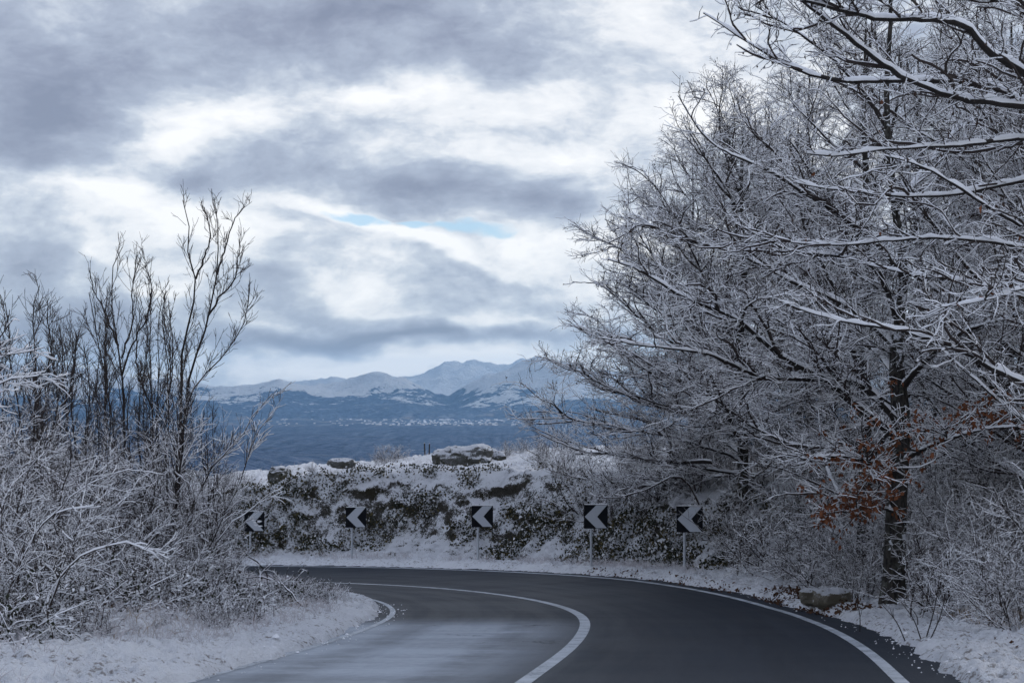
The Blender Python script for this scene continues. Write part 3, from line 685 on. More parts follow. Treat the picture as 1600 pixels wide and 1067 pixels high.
# generic oak for the trees further back
def make_oak(seed, H=9.5, r=.15, reach=4.2, first=1.8, nl=16, bias=(0, 0, 0), snow=.012, d=(3.0, 5.5, 7.5), up=.05, lab=None, grp=None, loc=(0, 0), leafdark=.12, t0=.12, elev=(12, 42), brown=0, extra=()):
    rng = np.random.default_rng(seed)
    base = np.array([loc[0], loc[1], gz(*loc) - .1])
    root = empty('oak_tree', base)
    tag(root, lab, 'tree', grp)
    tr = flarecurve([(0, 0, 0), (.05, .03, H * .2), (-.05, 0, H * .42), (.08, .05, H * .62), (0, -.05, H * .82), (.05, 0, H)], r, .02, 20)
    tubes('trunk', tr, 8, root, 0, [M['trunk'], M['trunk']], rng, smooth=True)
    zz = np.linspace(first, H * .93, nl) + rng.normal(0, .15, nl)
    az = np.cumsum(rng.uniform(100, 170, nl)) * math.pi / 180
    el = np.interp(zz, [first, H], elev) * math.pi / 180 + rng.normal(0, .1, nl)
    D = np.c_[np.cos(az) * np.cos(el), np.sin(az) * np.cos(el), np.sin(el)] + np.array(bias)
    Ln = reach * np.interp(zz / H, [0, .25, .5, .8, 1], [.85, 1, .95, .62, .3]) * rng.uniform(.8, 1.15, nl)
    P = np.stack([np.interp(zz, tr['P'][0, :, 2], tr['P'][0, :, a]) for a in range(3)], 1)
    limbs = grow(rng, P, D, Ln, np.clip(Ln * .014, .02, r * .5), .009, 12, .10, up)
    for pts in extra:
        q = rel([at(*t_) for t_ in pts], base); zt = q[0][2]
        q[0] = np.array([np.interp(zt, tr['P'][0, :, 2], tr['P'][0, :, a]) for a in range(3)])
        limbs = merge(limbs, curve(q, .05, .008, 12, rng, .02))
    part_limbs(root, limbs, 6, snow * 1.6, rng)
    b2, b3, b4 = crown_levels(rng, limbs, root, d[0], d[1], d[2], 1.5 * reach / 4.2, .62, .28, snow, t0=t0, leafdark=leafdark)
    if brown:
        p_ = tips(merge(b3, b4), rng, brown, (.2, 1)); p_ = np.repeat(p_, 3, 0) + rng.normal(0, .05, (len(p_) * 3, 3))
        leaves('brown_leaves', p_[p_[:, 2] < H * .5], .08, M['leaf'], root, rng, 1.3)
    return root
GR = 'oaks overhanging the right side'
EX = [[(1150, 690, 39.5), (1080, 650, 39.2), (1000, 625, 38.8), (920, 590, 38.4), (852, 560, 38)],
      [(1150, 720, 39.5), (1080, 690, 38.8), (1000, 672, 38.2), (900, 655, 37.8), (810, 655, 37.4)],
      [(1150, 740, 39.5), (1060, 725, 38.8), (980, 712, 38.2), (900, 700, 37.6), (835, 672, 37)],
      [(1152, 640, 39.5), (1080, 560, 39.5), (1010, 505, 39.3), (955, 460, 39.0), (925, 440, 38.8)],
      [(1152, 600, 39.5), (1100, 520, 40), (1040, 430, 40.4), (970, 385, 40.6), (925, 370, 40.8)],
      [(1150, 740, 39.5), (1060, 748, 42.6), (980, 762, 43), (900, 745, 43)],
      [(1152, 560, 39.5), (1110, 450, 39), (1060, 350, 38.6), (1010, 270, 38.4)],
      [(1150, 670, 39.5), (1060, 600, 38.4), (975, 545, 37.8), (905, 515, 37.6)]]
T2 = make_oak(31, 9.3, .15, 4.9, 1.7, 22, (-.22, 0, .02), lab='wide snowy oak behind the rightmost chevron sign, spreading over the rock bank', grp=GR, loc=(5.3, 39.5), d=(3.4, 7.0, 9.5), extra=EX, snow=.009)
T5 = make_oak(32, 11, .16, 4.2, 1.4, 22, (-.1, 0, .05), lab='tall snowy oak in the second row just left of the dark verge trunk', grp=GR, loc=(6.9, 33.5), d=(3.0, 7.0, 9.5), snow=.009)
def place_copy(src, loc, rz, s_, lab, grp=None):
    c = copy_tree(src); c.location = (loc[0], loc[1], gz(*loc) - .1); c.rotation_euler = (0, 0, rz); c.scale = (s_,) * 3
    c['label'] = lab
    if grp: c['group'] = grp
    return c
place_copy(T5, (9.2, 30.5), 2.2, 1.05, 'snowy oak behind the dark verge trunk, to its right', GR)
place_copy(T2, (9.8, 41), 2.9, 1.12, 'farthest tall oak showing through the twigs above the verge trunk', GR)
place_copy(T5, (8.6, 23.5), 4.0, .95, 'snowy oak at the right edge between the verge trunk and the nearest oak', GR)
place_copy(T2, (12.5, 36), 1.2, 1.1, 'snowy oak deep in the wood at the right edge', GR)
place_copy(T5, (4.9, 46.5), 1.1, .80, 'smaller snowy oak on the bank crest, behind the drooping boughs', GR)
place_copy(T5, (8.0, 46), 5.2, .95, 'snowy oak on the crest right of the smaller one', GR)
place_copy(T2, (8.6, 27.5), 3.7, .85, 'low spreading oak crowding the verge trunk from its right', GR)
place_copy(T5, (10.5, 36), .6, 1.0, 'snowy oak in the wood between the far tall oak and the right edge', GR)
place_copy(T2, (7.2, 43), 4.9, .95, 'snowy oak behind the rightmost sign, its crown mixed with the wide one', GR)
place_copy(T5, (11.5, 27), 2.9, 1.0, 'snowy oak cut by the right edge, second row', GR)

# ------------------------------------------------------------------ shrubs
def make_shrub(seed, Hh=2.2, ns=14, spread=.75, up=.0, dens=(9, 14), ln=(.6, .24), snow=.0062, lsz=.05, straight=False, leaf=.0, leafm='darkleaf', dk=0, droop=-.03, r=.010):
    rng = np.random.default_rng(seed)
    root = empty('bush', (0, 0, 0))
    az = rng.uniform(0, 2 * math.pi, ns); tl = np.abs(rng.normal(0, spread, ns)) * .6
    D = np.c_[np.cos(az) * tl, np.sin(az) * tl, np.ones(ns)]
    P = np.c_[rng.normal(0, .22, ns), rng.normal(0, .22, ns), np.zeros(ns) - .05]
    L = Hh * rng.uniform(.6, 1.12, ns)
    st_ = grow(rng, P, D, L, np.full(ns, r) * rng.uniform(.7, 1.7, ns), .004, 10, .15, droop)
    b1 = spawn(rng, st_, dens[0], .08, 1, 44, 16, ln[0], .4, 6, .010, .4, .24, up, .45, .0032)
    b2 = spawn(rng, b1, dens[1], .1, 1, 48, 18, ln[1], .4, 3, .012, .4, .34, up, .4, .0027)
    tubes('stems', st_, 5, root, snow * 1.2, None, rng, nosnow=.05)
    join_tubes('twigs', [(b1, snow * .95), (b2, snow * .36)], root, rng, .3)
    if leaf: leaves('leaves', tips(b2, rng, leaf, (.1, 1)), lsz, M[leafm], root, rng, .6, snowy=.35)
    return root
BU = [make_shrub(101, 2.4, 15), make_shrub(102, 2.0, 18, 1.0, dens=(9, 14)), make_shrub(103, 2.8, 13, .6, up=.02), make_shrub(104, 1.5, 22, 1.1, dens=(8, 10), ln=(.42, .2), leaf=.10),
      make_shrub(105, 1.1, 20, 1.3, dens=(9, 10), ln=(.3, .15), leaf=.7, leafm='evergreen'), make_shrub(106, 2.1, 16, 1.1, dens=(8, 11), droop=-.10, ln=(.55, .25)),
      make_shrub(107, .75, 26, 1.5, dens=(13, 16), ln=(.24, .12), leaf=.55, leafm='evergreen', lsz=.055, r=.006, snow=.008), make_shrub(108, .7, 46, 1.1, dens=(10, 10), ln=(.2, .1), leaf=.06, r=.005, snow=.007)]
used = [False] * len(BU)
def put_bush(kind, x, y, s_, rz, lab, grp, dz=0.):
    if used[kind]: c = copy_tree(BU[kind])
    else: c = BU[kind]; used[kind] = True
    c.location = (x, y, gz(x, y) - .04 + dz); c.rotation_euler = (0, 0, rz); c.scale = (s_,) * 3
    tag(c, lab, 'bush', grp)
    return c
rng = np.random.default_rng(77)
# right hand thicket: (column, depth, kind, scale)
TH = [(905, 46, 4, 1.3, 'low dark bush at the foot of the bank between the third and fourth chevron signs'), (950, 45, 3, 1.1, 'bushy undergrowth behind the fourth chevron sign'), (985, 45.5, 1, .85, 'snowy bush standing between the two rightmost chevron signs, left one'),
      (1025, 43, 3, 1.05, 'snowy bush standing between the two rightmost chevron signs, right one'), (1000, 48, 0, .8, 'taller bush at the bank top behind the two rightmost signs'), (1080, 42, 1, .85, 'snowy bush right behind the rightmost chevron sign'), (1150, 39, 3, 1.0, 'low snowy bush first to the right of the rightmost sign'),
      (1110, 42, 0, .95, 'tall snowy bush behind and right of the rightmost sign'), (1160, 37.5, 5, .8, 'drooping snowy bush second to the right of the rightmost sign'), (1195, 35.5, 3, 1.05, 'low snowy bush above the outer edge line halfway to the stone'), (1180, 40, 2, .9, 'upright snowy bush deep behind the drooping one'),
      (1235, 33.5, 1, .7, 'rounded snowy bush left of the verge stone'), (1275, 31.5, 3, .95, 'low snowy bush behind the verge stone'), (1250, 36, 0, .95, 'tall snowy bush behind the verge stone'), (1300, 34, 2, .8, 'upright snowy bush between the stone and the dark trunk'),
      (1330, 30.5, 1, .65, 'small snowy bush just left of the dark trunk'), (1365, 30, 5, .6, 'drooping bush touching the dark trunk on its left'), (1440, 28.5, 3, .95, 'low snowy bush just right of the dark trunk'), (1430, 31.5, 0, .8, 'taller bush behind and right of the dark trunk'),
      (1490, 26.5, 1, .75, 'rounded snowy bush second right of the dark trunk'), (1480, 29.5, 2, .75, 'upright bush rising behind the rounded one'), (1540, 24.5, 5, .8, 'drooping snowy bush near the right edge above the verge'), (1550, 27.5, 0, .85, 'tall snowy bush near the right edge'),
      (1600, 22.5, 1, .75, 'snowy bush cut by the right edge, beside the straw grass'), (1620, 25.5, 0, .85, 'tall snowy bush cut by the right edge'), (1650, 20.5, 5, .8, 'nearest drooping bush at the right edge'), (1385, 33.5, 0, .95, 'tall bush behind the dark trunk'), (1500, 33, 2, .95, 'tall upright bush far back near the right edge'),
      (1580, 31, 0, 1.0, 'tall bush far back at the right edge'), (1140, 45, 2, .9, 'upright bush far behind the rightmost sign'), (1210, 43, 0, 1.0, 'tall bush far back above the stone'), (890, 47.5, 3, .8, 'small bush on the rock bank right of the third chevron sign'), (1060, 47, 2, .7, 'thin upright bush on the bank crest behind the rightmost sign')]
for px, Y, k, s_, lb in TH:
    x = (px - 800) / F * Y
    put_bush(k, x, Y, s_ * rng.uniform(.95, 1.08), rng.uniform(0, 6.28), lb, 'snowy bushes in the thicket right of the bend')

for px, Y, k, s_, lb in [(1240, 45, 2, 1.25, 'tall upright bush in the back row above the stone'), (1320, 42, 0, 1.4, 'tall bush in the back row left of the dark trunk'), (1370, 45, 2, 1.3, 'upright bush in the back row behind the dark trunk'), (1440, 40, 0, 1.4, 'tall bush in the back row right of the dark trunk'), (1500, 42, 2, 1.3, 'upright bush in the back row toward the right edge'),
      (1570, 38, 0, 1.4, 'tall bush in the back row cut by the right edge'), (1280, 39, 2, 1.15, 'upright bush in the third row left of the dark trunk'), (1410, 37, 2, 1.15, 'upright bush in the third row touching the dark trunk'), (1530, 35, 1, 1.3, 'wide bush in the third row near the right edge'), (1600, 28.5, 2, 1.1, 'upright bush in the second row at the right edge'),
      (1180, 48, 0, 1.2, 'tall bush on the crest behind the wide oak'), (1100, 49, 2, .95, 'upright bush on the crest left of the tall one'), (1465, 23.8, 3, .8, 'low bush over the crossed sticks'), (1350, 28.6, 3, .6, 'small low bush at the left foot of the dark trunk'), (1410, 27.6, 3, .5, 'tiny low bush at the right foot of the dark trunk'),
      (1530, 22.3, 3, .75, 'low twiggy bush behind the straw grass'), (1580, 20.3, 3, .7, 'low twiggy bush in the straw grass at the right edge')]:
    put_bush(k, (px - 800) / F * Y, Y, s_, rng.uniform(0, 6.28), lb, 'snowy bushes in the thicket right of the bend')

# left side thicket
LT = [(360, 31.0, 3, .36, 'low bush at the tip of the left thicket beside the leftmost sign'), (345, 30, 1, .42, 'small bush right of the many stemmed tree'), (330, 28.5, 4, 1.0, 'dark leaved low bush right of the many stemmed tree foot'), (322, 31, 0, .68, 'twiggy bush behind the dark leaved one'),
      (300, 27.5, 4, 1.15, 'dark leaved bush at the foot of the many stemmed tree'), (305, 30.5, 2, .85, 'upright bush behind the many stemmed tree'), (255, 26, 4, 1.0, 'dark leaved bush in front of the many stemmed tree'), (240, 29, 0, .95, 'tall bush left of the many stemmed tree'), (265, 32, 2, 1.1, 'tall upright bush far behind the many stemmed tree'),
      (215, 25.5, 1, .9, 'rounded bush left of the many stemmed tree foot'), (175, 27.5, 2, 1.0, 'upright bush under the slender trees'), (150, 24.5, 5, .95, 'arching snowy bush below the slender trees'), (120, 26.5, 0, 1.0, 'tall bush under the dense twiggy tree'), (95, 23, 1, .95, 'rounded snowy bush left of centre in the thicket'),
      (60, 25, 2, 1.0, 'upright bush near the left edge, back row'), (40, 22, 0, .9, 'tall bush near the left edge, middle row'), (0, 20.5, 5, 1.0, 'arching bush cut by the left edge, middle row'), (10, 24, 2, 1.05, 'upright bush cut by the left edge, back row'), (-60, 22, 0, 1.0, 'tall bush mostly outside the left edge'),
      (200, 23, 3, .95, 'low snowy bush in front of the rounded one'), (130, 21.5, 3, .95, 'low snowy bush in the front row, second from the left edge'), (60, 19.5, 5, .75, 'arching snowy bush in the front row near the left edge'), (-10, 17.8, 1, .72, 'rounded bush in the lower left corner'), (270, 24.3, 3, .62, 'small low bush nearest the verge below the many stemmed tree'),
      (350, 26.3, 3, .5, 'smallest snowy bush on the verge by the bend'), (20, 27.5, 0, 1.15, 'tall bush at the left edge, rear'), (100, 29.5, 2, 1.15, 'tall upright bush, rear, left of the slender trees'), (200, 31, 0, 1.1, 'tall bush, rear, between the slender trees and the many stemmed tree')]
for px, Y, k, s_, lb in LT:
    x = (px - 800) / F * Y
    put_bush(k, x, Y, s_ * rng.uniform(.95, 1.08), rng.uniform(0, 6.28), lb, 'snowy bushes in the thicket left of the bend')

for px, Y, k, s_, lb in [(455, 27.6, 7, 0.60, 'tiny frosted bush at the very tip of the left verge'), (425, 26.2, 6, 0.88, 'small dark leaved bush on the tip of the left verge'), (395, 25.2, 7, 0.73, 'small frosted bush on the left verge before its tip'), (350, 23.6, 6, 0.96, 'dark leaved low bush on the left verge beside the inner line'),
      (310, 23.6, 7, 0.88, 'low frosted bush left of the dark leaved one on the verge'), (265, 22.2, 6, 1.05, 'dark leaved low bush mid verge under the tallest tree'), (215, 21.5, 7, 0.96, 'low frosted bush mid verge'), (165, 20.6, 6, 1.05, 'dark leaved low bush left of mid verge'), (110, 20.2, 7, 1.05, 'low frosted bush third from the lower left corner'),
      (60, 18.6, 6, 1.05, 'dark leaved bush second from the lower left corner'), (10, 18.6, 7, 1.05, 'low frosted bush cut by the left edge near the corner'), (-20, 16.6, 6, 1.05, 'dark leaved bush in the very lower left corner'), (300, 21.2, 6, 0.39, 'tiny dark plant poking out of the verge snow'), (330, 26, 7, 1.05, 'frosted bush in front of the foot of the tallest tree'),
      (250, 19.6, 6, 0.28, 'second tiny dark plant in the verge snow, left of the first'), (90, 17.4, 6, 0.35, 'tiny dark plant in the snow near the lower left corner'), (375, 22.4, 6, 0.26, 'smallest dark plant in the snow near the inner edge line')]:
    put_bush(k, (px - 800) / F * Y, Y, s_, rng.uniform(0, 6.28), lb, 'low plants along the left verge')

ORD = ['nearest', 'second', 'third', 'fourth', 'fifth', 'sixth', 'seventh', 'eighth', 'ninth', 'tenth', 'eleventh', 'twelfth', 'thirteenth', 'farthest']
for side, cnt in (('left', 14), ('right', 9)):    # low tufts along both verges
    for k, s_ in enumerate(np.sort(rng.uniform(31, 51, cnt))):
        o_ = -rng.uniform(3.9, 5.3) if side == 'left' else rng.uniform(5.0, 6.6)
        x = np.interp(s_, S, CP[:, 0]) + np.interp(s_, S, CN[:, 0]) * o_; y = np.interp(s_, S, CP[:, 1]) + np.interp(s_, S, CN[:, 1]) * o_
        nm = 'farthest' if k == cnt - 1 else ORD[k]
        nm = nm if k in (0, cnt - 1) else nm + ' nearest'
        put_bush(7 if k % 3 else 6, float(x), float(y), rng.uniform(.35, .7), rng.uniform(0, 6.28), nm + ' ankle high frosted tuft in the snow of the ' + side + ' verge', 'frosted tufts on the ' + side + ' verge')

# ------------------------------------------------------------------ slender bare trees on the left
def slim_tree(seed, base_px, Yb, stems, lab, dens=(3.4, 5.2, 5), ln=(.9, .42, .2), snow=.010, zf=(2.0, 3.8), up=.09, r0=.045, name='ash_tree', ang=30, nosnow=.1):
    rng = np.random.default_rng(seed)
    x = (base_px - 800) / F * Yb
    base = np.array([x, Yb, gz(x, Yb) - .08])
    root = empty(name, base)
    tag(root, lab, 'tree', 'bare young trees left of the road')
    S_ = []
    for q in stems:
        r_ = q[0] * .58; pts = q[1]
        S_.append(curve([(0, 0, 0)] * (pts[0] is None) + rel([at(*t_) for t_ in pts if t_ is not None], base), r_, .006, 16, rng, .012))
    st_ = merge(*S_)
    for k in range(len(S_)):
        tubes('stem', dict(P=st_['P'][k:k + 1], R=st_['R'][k:k + 1], L=st_['L'][k:k + 1]), 7, root, snow * .8, [M['bark'], M['twigsnow']], rng, smooth=True, zfade=zf)
    b1 = spawn(rng, st_, dens[0] * 1.25, .10, 1, ang, 9, ln[0], .35, 7, .009, .3, .09, up, .6, .0042)
    b2 = spawn(rng, merge(b1, st_), dens[1] * 1.15, .12, 1, ang + 4, 10, ln[1], .35, 5, .010, .3, .10, up, .5, .0036)
    b3 = spawn(rng, b2, dens[2], .1, 1, ang + 6, 12, ln[2], .35, 4, .012, .3, .12, up, .4, .003)
    tubes('branches', b1, 5, root, snow, None, rng, nosnow=nosnow, zfade=zf)['kind'] = 'stuff'
    join_tubes('crown', [(b2, snow), (b3, snow * .8)], root, rng, nosnow, zf)
    return root
Yg = 27.
slim_tree(201, 265, Yg, [
    (.062, [None, (268, 850, 27), (276, 750, 27), (283, 664, 27), (289, 529, 27.1), (300, 481, 27.1), (306, 436, 27.1), (296, 394, 27), (294, 349, 27), (285, 312, 27)]),
    (.055, [None, (272, 800, 26.8), (285, 664, 26.7), (304, 567, 26.6), (326, 492, 26.6), (339, 424, 26.6), (341, 361, 26.6), (333, 308, 26.6)]),
    (.030, [(326, 492, 26.6), (340, 468, 26.5), (366, 436, 26.4), (372, 400, 26.4), (375, 379, 26.4)]),
    (.028, [(339, 430, 26.6), (349, 400, 26.7), (356, 372, 26.8), (366, 345, 26.8), (382, 323, 26.9)]),
    (.040, [None, (275, 790, 26.5), (285, 690, 26.3), (300, 612, 26.2), (337, 567, 26), (375, 518, 26), (390, 470, 26)]),
    (.030, [(306, 436, 27.1), (320, 400, 27.2), (328, 360, 27.3), (318, 325, 27.4)]),
    (.030, [None, (260, 760, 27.3), (262, 640, 27.5), (270, 540, 27.6), (262, 470, 27.7)]),
    (.028, [None, (300, 800, 26.4), (340, 720, 26), (372, 690, 25.8), (400, 640, 25.7), (428, 612, 25.6)]),
    (.024, [None, (320, 870, 26), (352, 800, 25.6), (380, 740, 25.5), (398, 690, 25.4), (420, 650, 25.3)]),
    (.022, [None, (240, 840, 26), (215, 760, 25.6), (180, 700, 25.4)])],
    'tallest bare tree on the left, many dark stems fanning up over the mountains', dens=(3.9, 5.6, 5.0), ln=(.60, .34, .16), ang=27)
S2 = slim_tree(202, 192, 29, [
    (.05, [None, (193, 760, 29), (193, 664, 29), (191, 586, 29), (180, 511, 29), (176, 436, 29), (180, 402, 29), (191, 385, 29)]),
    (.03, [(191, 586, 29), (205, 540, 29), (228, 500, 29), (236, 450, 29), (226, 415, 29)]),
    (.03, [(185, 540, 29), (160, 480, 29.2), (145, 450, 29.3), (142, 425, 29.3)]),
    (.028, [(190, 560, 29), (206, 500, 29), (208, 440, 29), (214, 395, 29)]),
    (.03, [None, (180, 700, 28.6), (165, 600, 28.5), (150, 520, 28.4), (140, 455, 28.4)])],
    'slender bare tree with a feathery top, middle of the left thicket', dens=(4.0, 5.5, 4.5), ln=(.8, .38, .17), ang=24, zf=(2.2, 3.4))
S3 = slim_tree(203, 238, 30, [
    (.042, [None, (238, 700, 30), (238, 600, 30), (234, 520, 30), (236, 480, 30), (232, 450, 30)]),
    (.03, [None, (262, 640, 30), (262, 560, 30), (255, 500, 30), (258, 455, 30)]),
    (.03, [(238, 640, 30), (215, 580, 30), (214, 520, 30), (222, 480, 30)])],
    'thin bare tree between the feathery tree and the tallest one', dens=(4.0, 5.5, 4.5), ln=(.7, .36, .17), ang=28, zf=(1.6, 3.0))
S4 = slim_tree(204, 50, 26, [
    (.05, [None, (52, 700, 26), (55, 620, 26), (56, 540, 26), (52, 490, 26), (62, 445, 26)]),
    (.035, [None, (30, 640, 26), (16, 560, 26), (12, 500, 26), (8, 475, 26)]),
    (.035, [(54, 640, 26), (75, 580, 26), (78, 520, 26), (72, 480, 26)]),
    (.03, [None, (85, 660, 26), (100, 590, 26), (120, 540, 26)])],
    'dense twiggy tree near the left edge with a pointed top', dens=(5.0, 7.0, 6.5), ln=(.75, .36, .2), ang=34, zf=(2.0, 3.4), nosnow=.25)
S5 = slim_tree(205, 118, 27.5, [
    (.04, [None, (118, 700, 27.5), (112, 620, 27.5), (118, 560, 27.5), (125, 515, 27.5)]),
    (.03, [None, (135, 680, 27.5), (140, 600, 27.5), (132, 540, 27.5)]),
    (.03, [None, (95, 680, 27.5), (88, 600, 27.5), (95, 545, 27.5)])],
    'short twiggy tree second from the left edge', dens=(5.0, 7.0, 6.5), ln=(.7, .36, .2), ang=34, zf=(1.6, 3.0), nosnow=.25)
slim_tree(206, -60, 21, [
    (.045, [None, (-50, 700, 21), (-40, 620, 21), (-20, 560, 21), (0, 530, 21), (20, 500, 21)]),
    (.04, [None, (-60, 640, 21), (-20, 560, 20.5), (30, 552, 20.2), (70, 545, 20)]),
    (.035, [None, (-60, 680, 21), (-20, 610, 20.5), (30, 590, 20.2), (80, 585, 20), (110, 590, 20)])],
    'snowy tree leaning in from beyond the left edge with level twigs', dens=(3.2, 5, 5.5), ln=(.7, .34, .19), ang=38, zf=(3.2, 5), up=.02, snow=.013)

for src, px, Y, rz, s_, lab in [(S3, 165, 31.5, 1.9, .95, 'thin bare tree behind the feathery one, on its left'), (S5, 85, 29.5, 2.5, 1.05, 'twiggy tree behind the two at the left edge'), (S4, 10, 29, 3.6, .95, 'twiggy tree cut by the left edge, rear row'),
                                (S3, 290, 33, 4.4, .78, 'thin bare tree seen through the stems of the tallest one'), (S5, 220, 28, .9, .9, 'short twiggy tree in front of the thin bare one'), (S5, 150, 25.8, 3.9, .8, 'short twiggy tree under the feathery one'), (S2, 105, 33, 2.6, .85, 'slender bare tree far back between the left edge and the feathery one'),
                                (S4, -40, 24.5, 1.2, .95, 'twiggy tree half outside the left edge'), (S3, 245, 29, 2.9, .9, 'thin bare tree hugging the foot of the tallest one'), (S5, 60, 24, 5.2, .8, 'short twiggy tree in the left thicket, front row'), (S3, 325, 29, 1.1, .62, 'small bare sapling right of the tallest tree')]:
    place_copy(src, ((px - 800) / F * Y, Y), rz, s_, lab, 'bare young trees left of the road')

# long bent wands in the thicket and on the verges
rngw = np.random.default_rng(55)
def wand(pts, r, lab, grp=None, snow=.012, cat='branch', name='bent_branch'):
    pts = [at(*t_) for t_ in pts]; base = pts[0].copy(); base[2] = gz(base[0], base[1]) - .05
    b_ = curve(rel([base] + pts[1:], base), r, .004, 12, rngw, .01)
    root = empty(name, base); tag(root, lab, cat, grp)
    tubes('stem', b_, 5, root, snow, None, rngw, nosnow=0)
    c_ = spawn(rngw, b_, 3.5, .3, 1, 38, 12, .4, .3, 5, .01, .4, .12, .02, .5, .0036)
    c2 = spawn(rngw, c_, 5, .1, 1, 40, 12, .18, .3, 4, .01, .4, .12, .02, .5, .0032)
    join_tubes('twigs', [(c_, snow * .8), (c2, snow * .7)], root, rngw, .05)
wand([(250, 930, 25), (232, 880, 24.8), (205, 850, 24.6), (165, 812, 24.4), (150, 790, 24.4)], .022, 'dark crooked branch arching left from the foot of the tallest tree')
wand([(425, 905, 31), (405, 880, 30.6), (385, 868, 30.4), (350, 862, 30.2)], .014, 'low snowy branch arching over the verge by the bend')
wand([(478, 968, 25.5), (462, 935, 25.5), (440, 915, 25.6), (410, 902, 25.7), (380, 903, 25.8)], .014, 'thin hoop of snowy branch at the right tip of the left thicket')
wand([(20, 960, 18.5), (40, 860, 18.4), (90, 800, 18.3), (150, 790, 18.2)], .018, 'long snowy branch arching right in the lower left')
wand([(60, 960, 17.8), (110, 880, 17.6), (190, 850, 17.4), (240, 858, 17.2)], .016, 'low arching snowy branch in the lower left, nearest the verge')
wand([(300, 900, 25.5), (350, 830, 25.3), (392, 795, 25.2), (425, 770, 25)], .010, 'snowy branch slanting right toward the leftmost sign')

# ------------------------------------------------------------------ chevron signs
def box(cx, cy_, cz, sx, sy, sz, bev=0):
    V = np.array([(a, b_, c_) for a in (-1, 1) for b_ in (-1, 1) for c_ in (-1, 1)], float) * np.array([sx, sy, sz]) / 2 + np.array([cx, cy_, cz])
    Fq = np.array([(0, 1, 3, 2), (4, 6, 7, 5), (0, 4, 5, 1), (2, 3, 7, 6), (0, 2, 6, 4), (1, 5, 7, 3)])
    return V, Fq
def cyl(r, z0, z1, n_=12, cx=0, cy_=0):
    a = np.arange(n_) * 2 * math.pi / n_
    V = np.concatenate([np.c_[cx + r * np.cos(a), cy_ + r * np.sin(a), np.full(n_, z)] for z in (z0, z1)])
    i = np.arange(n_); j = (i + 1) % n_
    return V, [np.c_[i, j, j + n_, i + n_], np.arange(n_)[None] + n_]
def rounded_plate(wd, ht, rad, y0, y1):
    pts = []
    for cx, cz, a0 in ((wd / 2 - rad, ht / 2 - rad, 0), (-wd / 2 + rad, ht / 2 - rad, 90), (-wd / 2 + rad, -ht / 2 + rad, 180), (wd / 2 - rad, -ht / 2 + rad, 270)):
        for k in range(4): t = R(a0 + k * 30); pts.append((cx + rad * math.cos(t), cz + rad * math.sin(t)))
    return prism(pts, y0, y1)
def prism(pts, y0, y1):
    n_ = len(pts)
    V = [(x, y0, z) for x, z in pts] + [(x, y1, z) for x, z in pts]
    i = np.arange(n_); j = (i + 1) % n_
    return np.array(V), [np.c_[i, j, j + n_, i + n_], i[None], (i + n_)[None, ::-1]]
def sign(px, prow_top, Y, rz, lab, post_off=-.115, size=.585, tilt=0.):
    x = (px - 800) / F * Y
    xp = x + post_off * math.cos(rz)
    z0 = gz(xp, Y)
    ztop = HC - (prow_top - HZ) / F * Y - z0
    root = empty('chevron_sign', (xp, Y, z0), rz)
    tag(root, lab, 'road sign', 'black chevron signs around the bend')
    cz = ztop - size / 2; cx = -post_off
    V, Fq = cyl(.03, -.3, ztop - .05, 14); mesh('post', V, Fq, M['steel'], smooth=False, parent=root)
    V, Fq = cyl(.031, ztop - .05, ztop - .035, 14); mesh('post_cap', V, Fq, M['steel'], parent=root)
    V, Fq = rounded_plate(size, size, .02, -.052, -.040); V[:, 0] += cx; V[:, 2] += cz
    o = mesh('sign_panel', V, Fq, M['black'], parent=root); o.rotation_euler = (0, tilt, 0)
    V, Fq = rounded_plate(size - .01, size - .01, .02, -.0398, -.036); V[:, 0] += cx; V[:, 2] += cz
    mesh('panel_back', V, Fq, M['back'], parent=root)
    h = size / 2 - .012; a = size
    # the white arrow, pointing left
    lx = -h + .008; tipin = lx + .50 * size; wd = .28 * size
    pts = [(lx, 0), (lx + .5 * size - .01, h), (h - .008, h), (lx + .52 * size + .0, 0), (h - .008, -h), (lx + .5 * size - .01, -h)]
    for nm, tri in (('chevron', [pts[0], pts[1], pts[2], pts[3]]), ('chevron', [pts[0], pts[3], pts[4], pts[5]])): pass
    pr_ = [pts[0], pts[5], pts[4], pts[3], pts[2], pts[1]]
    V = np.array([(x_ + cx, -.055, z_ + cz) for x_, z_ in pr_] + [(x_ + cx, -.0525, z_ + cz) for x_, z_ in pr_])
    # two mirrored quads, each convex
    Fq = [np.array([(0, 1, 2, 3), (0, 3, 4, 5)])] + [np.array([(k, k + 6, (k + 1) % 6 + 6, (k + 1) % 6) for k in range(6)])]
    o = mesh('chevron', V, Fq, M['refl'], parent=root); o.rotation_euler = (0, tilt, 0)
    for zz in (cz + .17, cz - .17):
        V, Fq = box(0 + 0, -.015, zz, .12, .05, .03); mesh('bracket', V, Fq, M['steel'], parent=root)
    # snow sitting on the top edge
    rs = np.random.default_rng(int(px))
    K = 14; xs = np.linspace(-size / 2 + .01, size / 2 - .01, K) + cx
    b_ = dict(P=np.stack([xs, np.full(K, -.045), np.full(K, ztop + .001)], 1)[None], R=np.full((1, K), .008), L=np.array([size]))
    tubes('snow_cap', b_, 6, root, .012, [M['twigsnow'], M['twigsnow']], rs, nosnow=0, smooth=True)
    return root
sign(1077.5, 790, 38.0, R(-7), 'rightmost black chevron sign with a pale arrow, in front of the thicket')
sign(931, 788, 41.8, R(-3), 'second chevron sign from the right, under the tip of the drooping branches')
sign(753.5, 789.5, 46.5, R(4), 'middle chevron sign in front of the dark patches of the rock bank')
sign(556, 792, 49.0, R(8), 'second chevron sign from the left, in front of the rock bank')
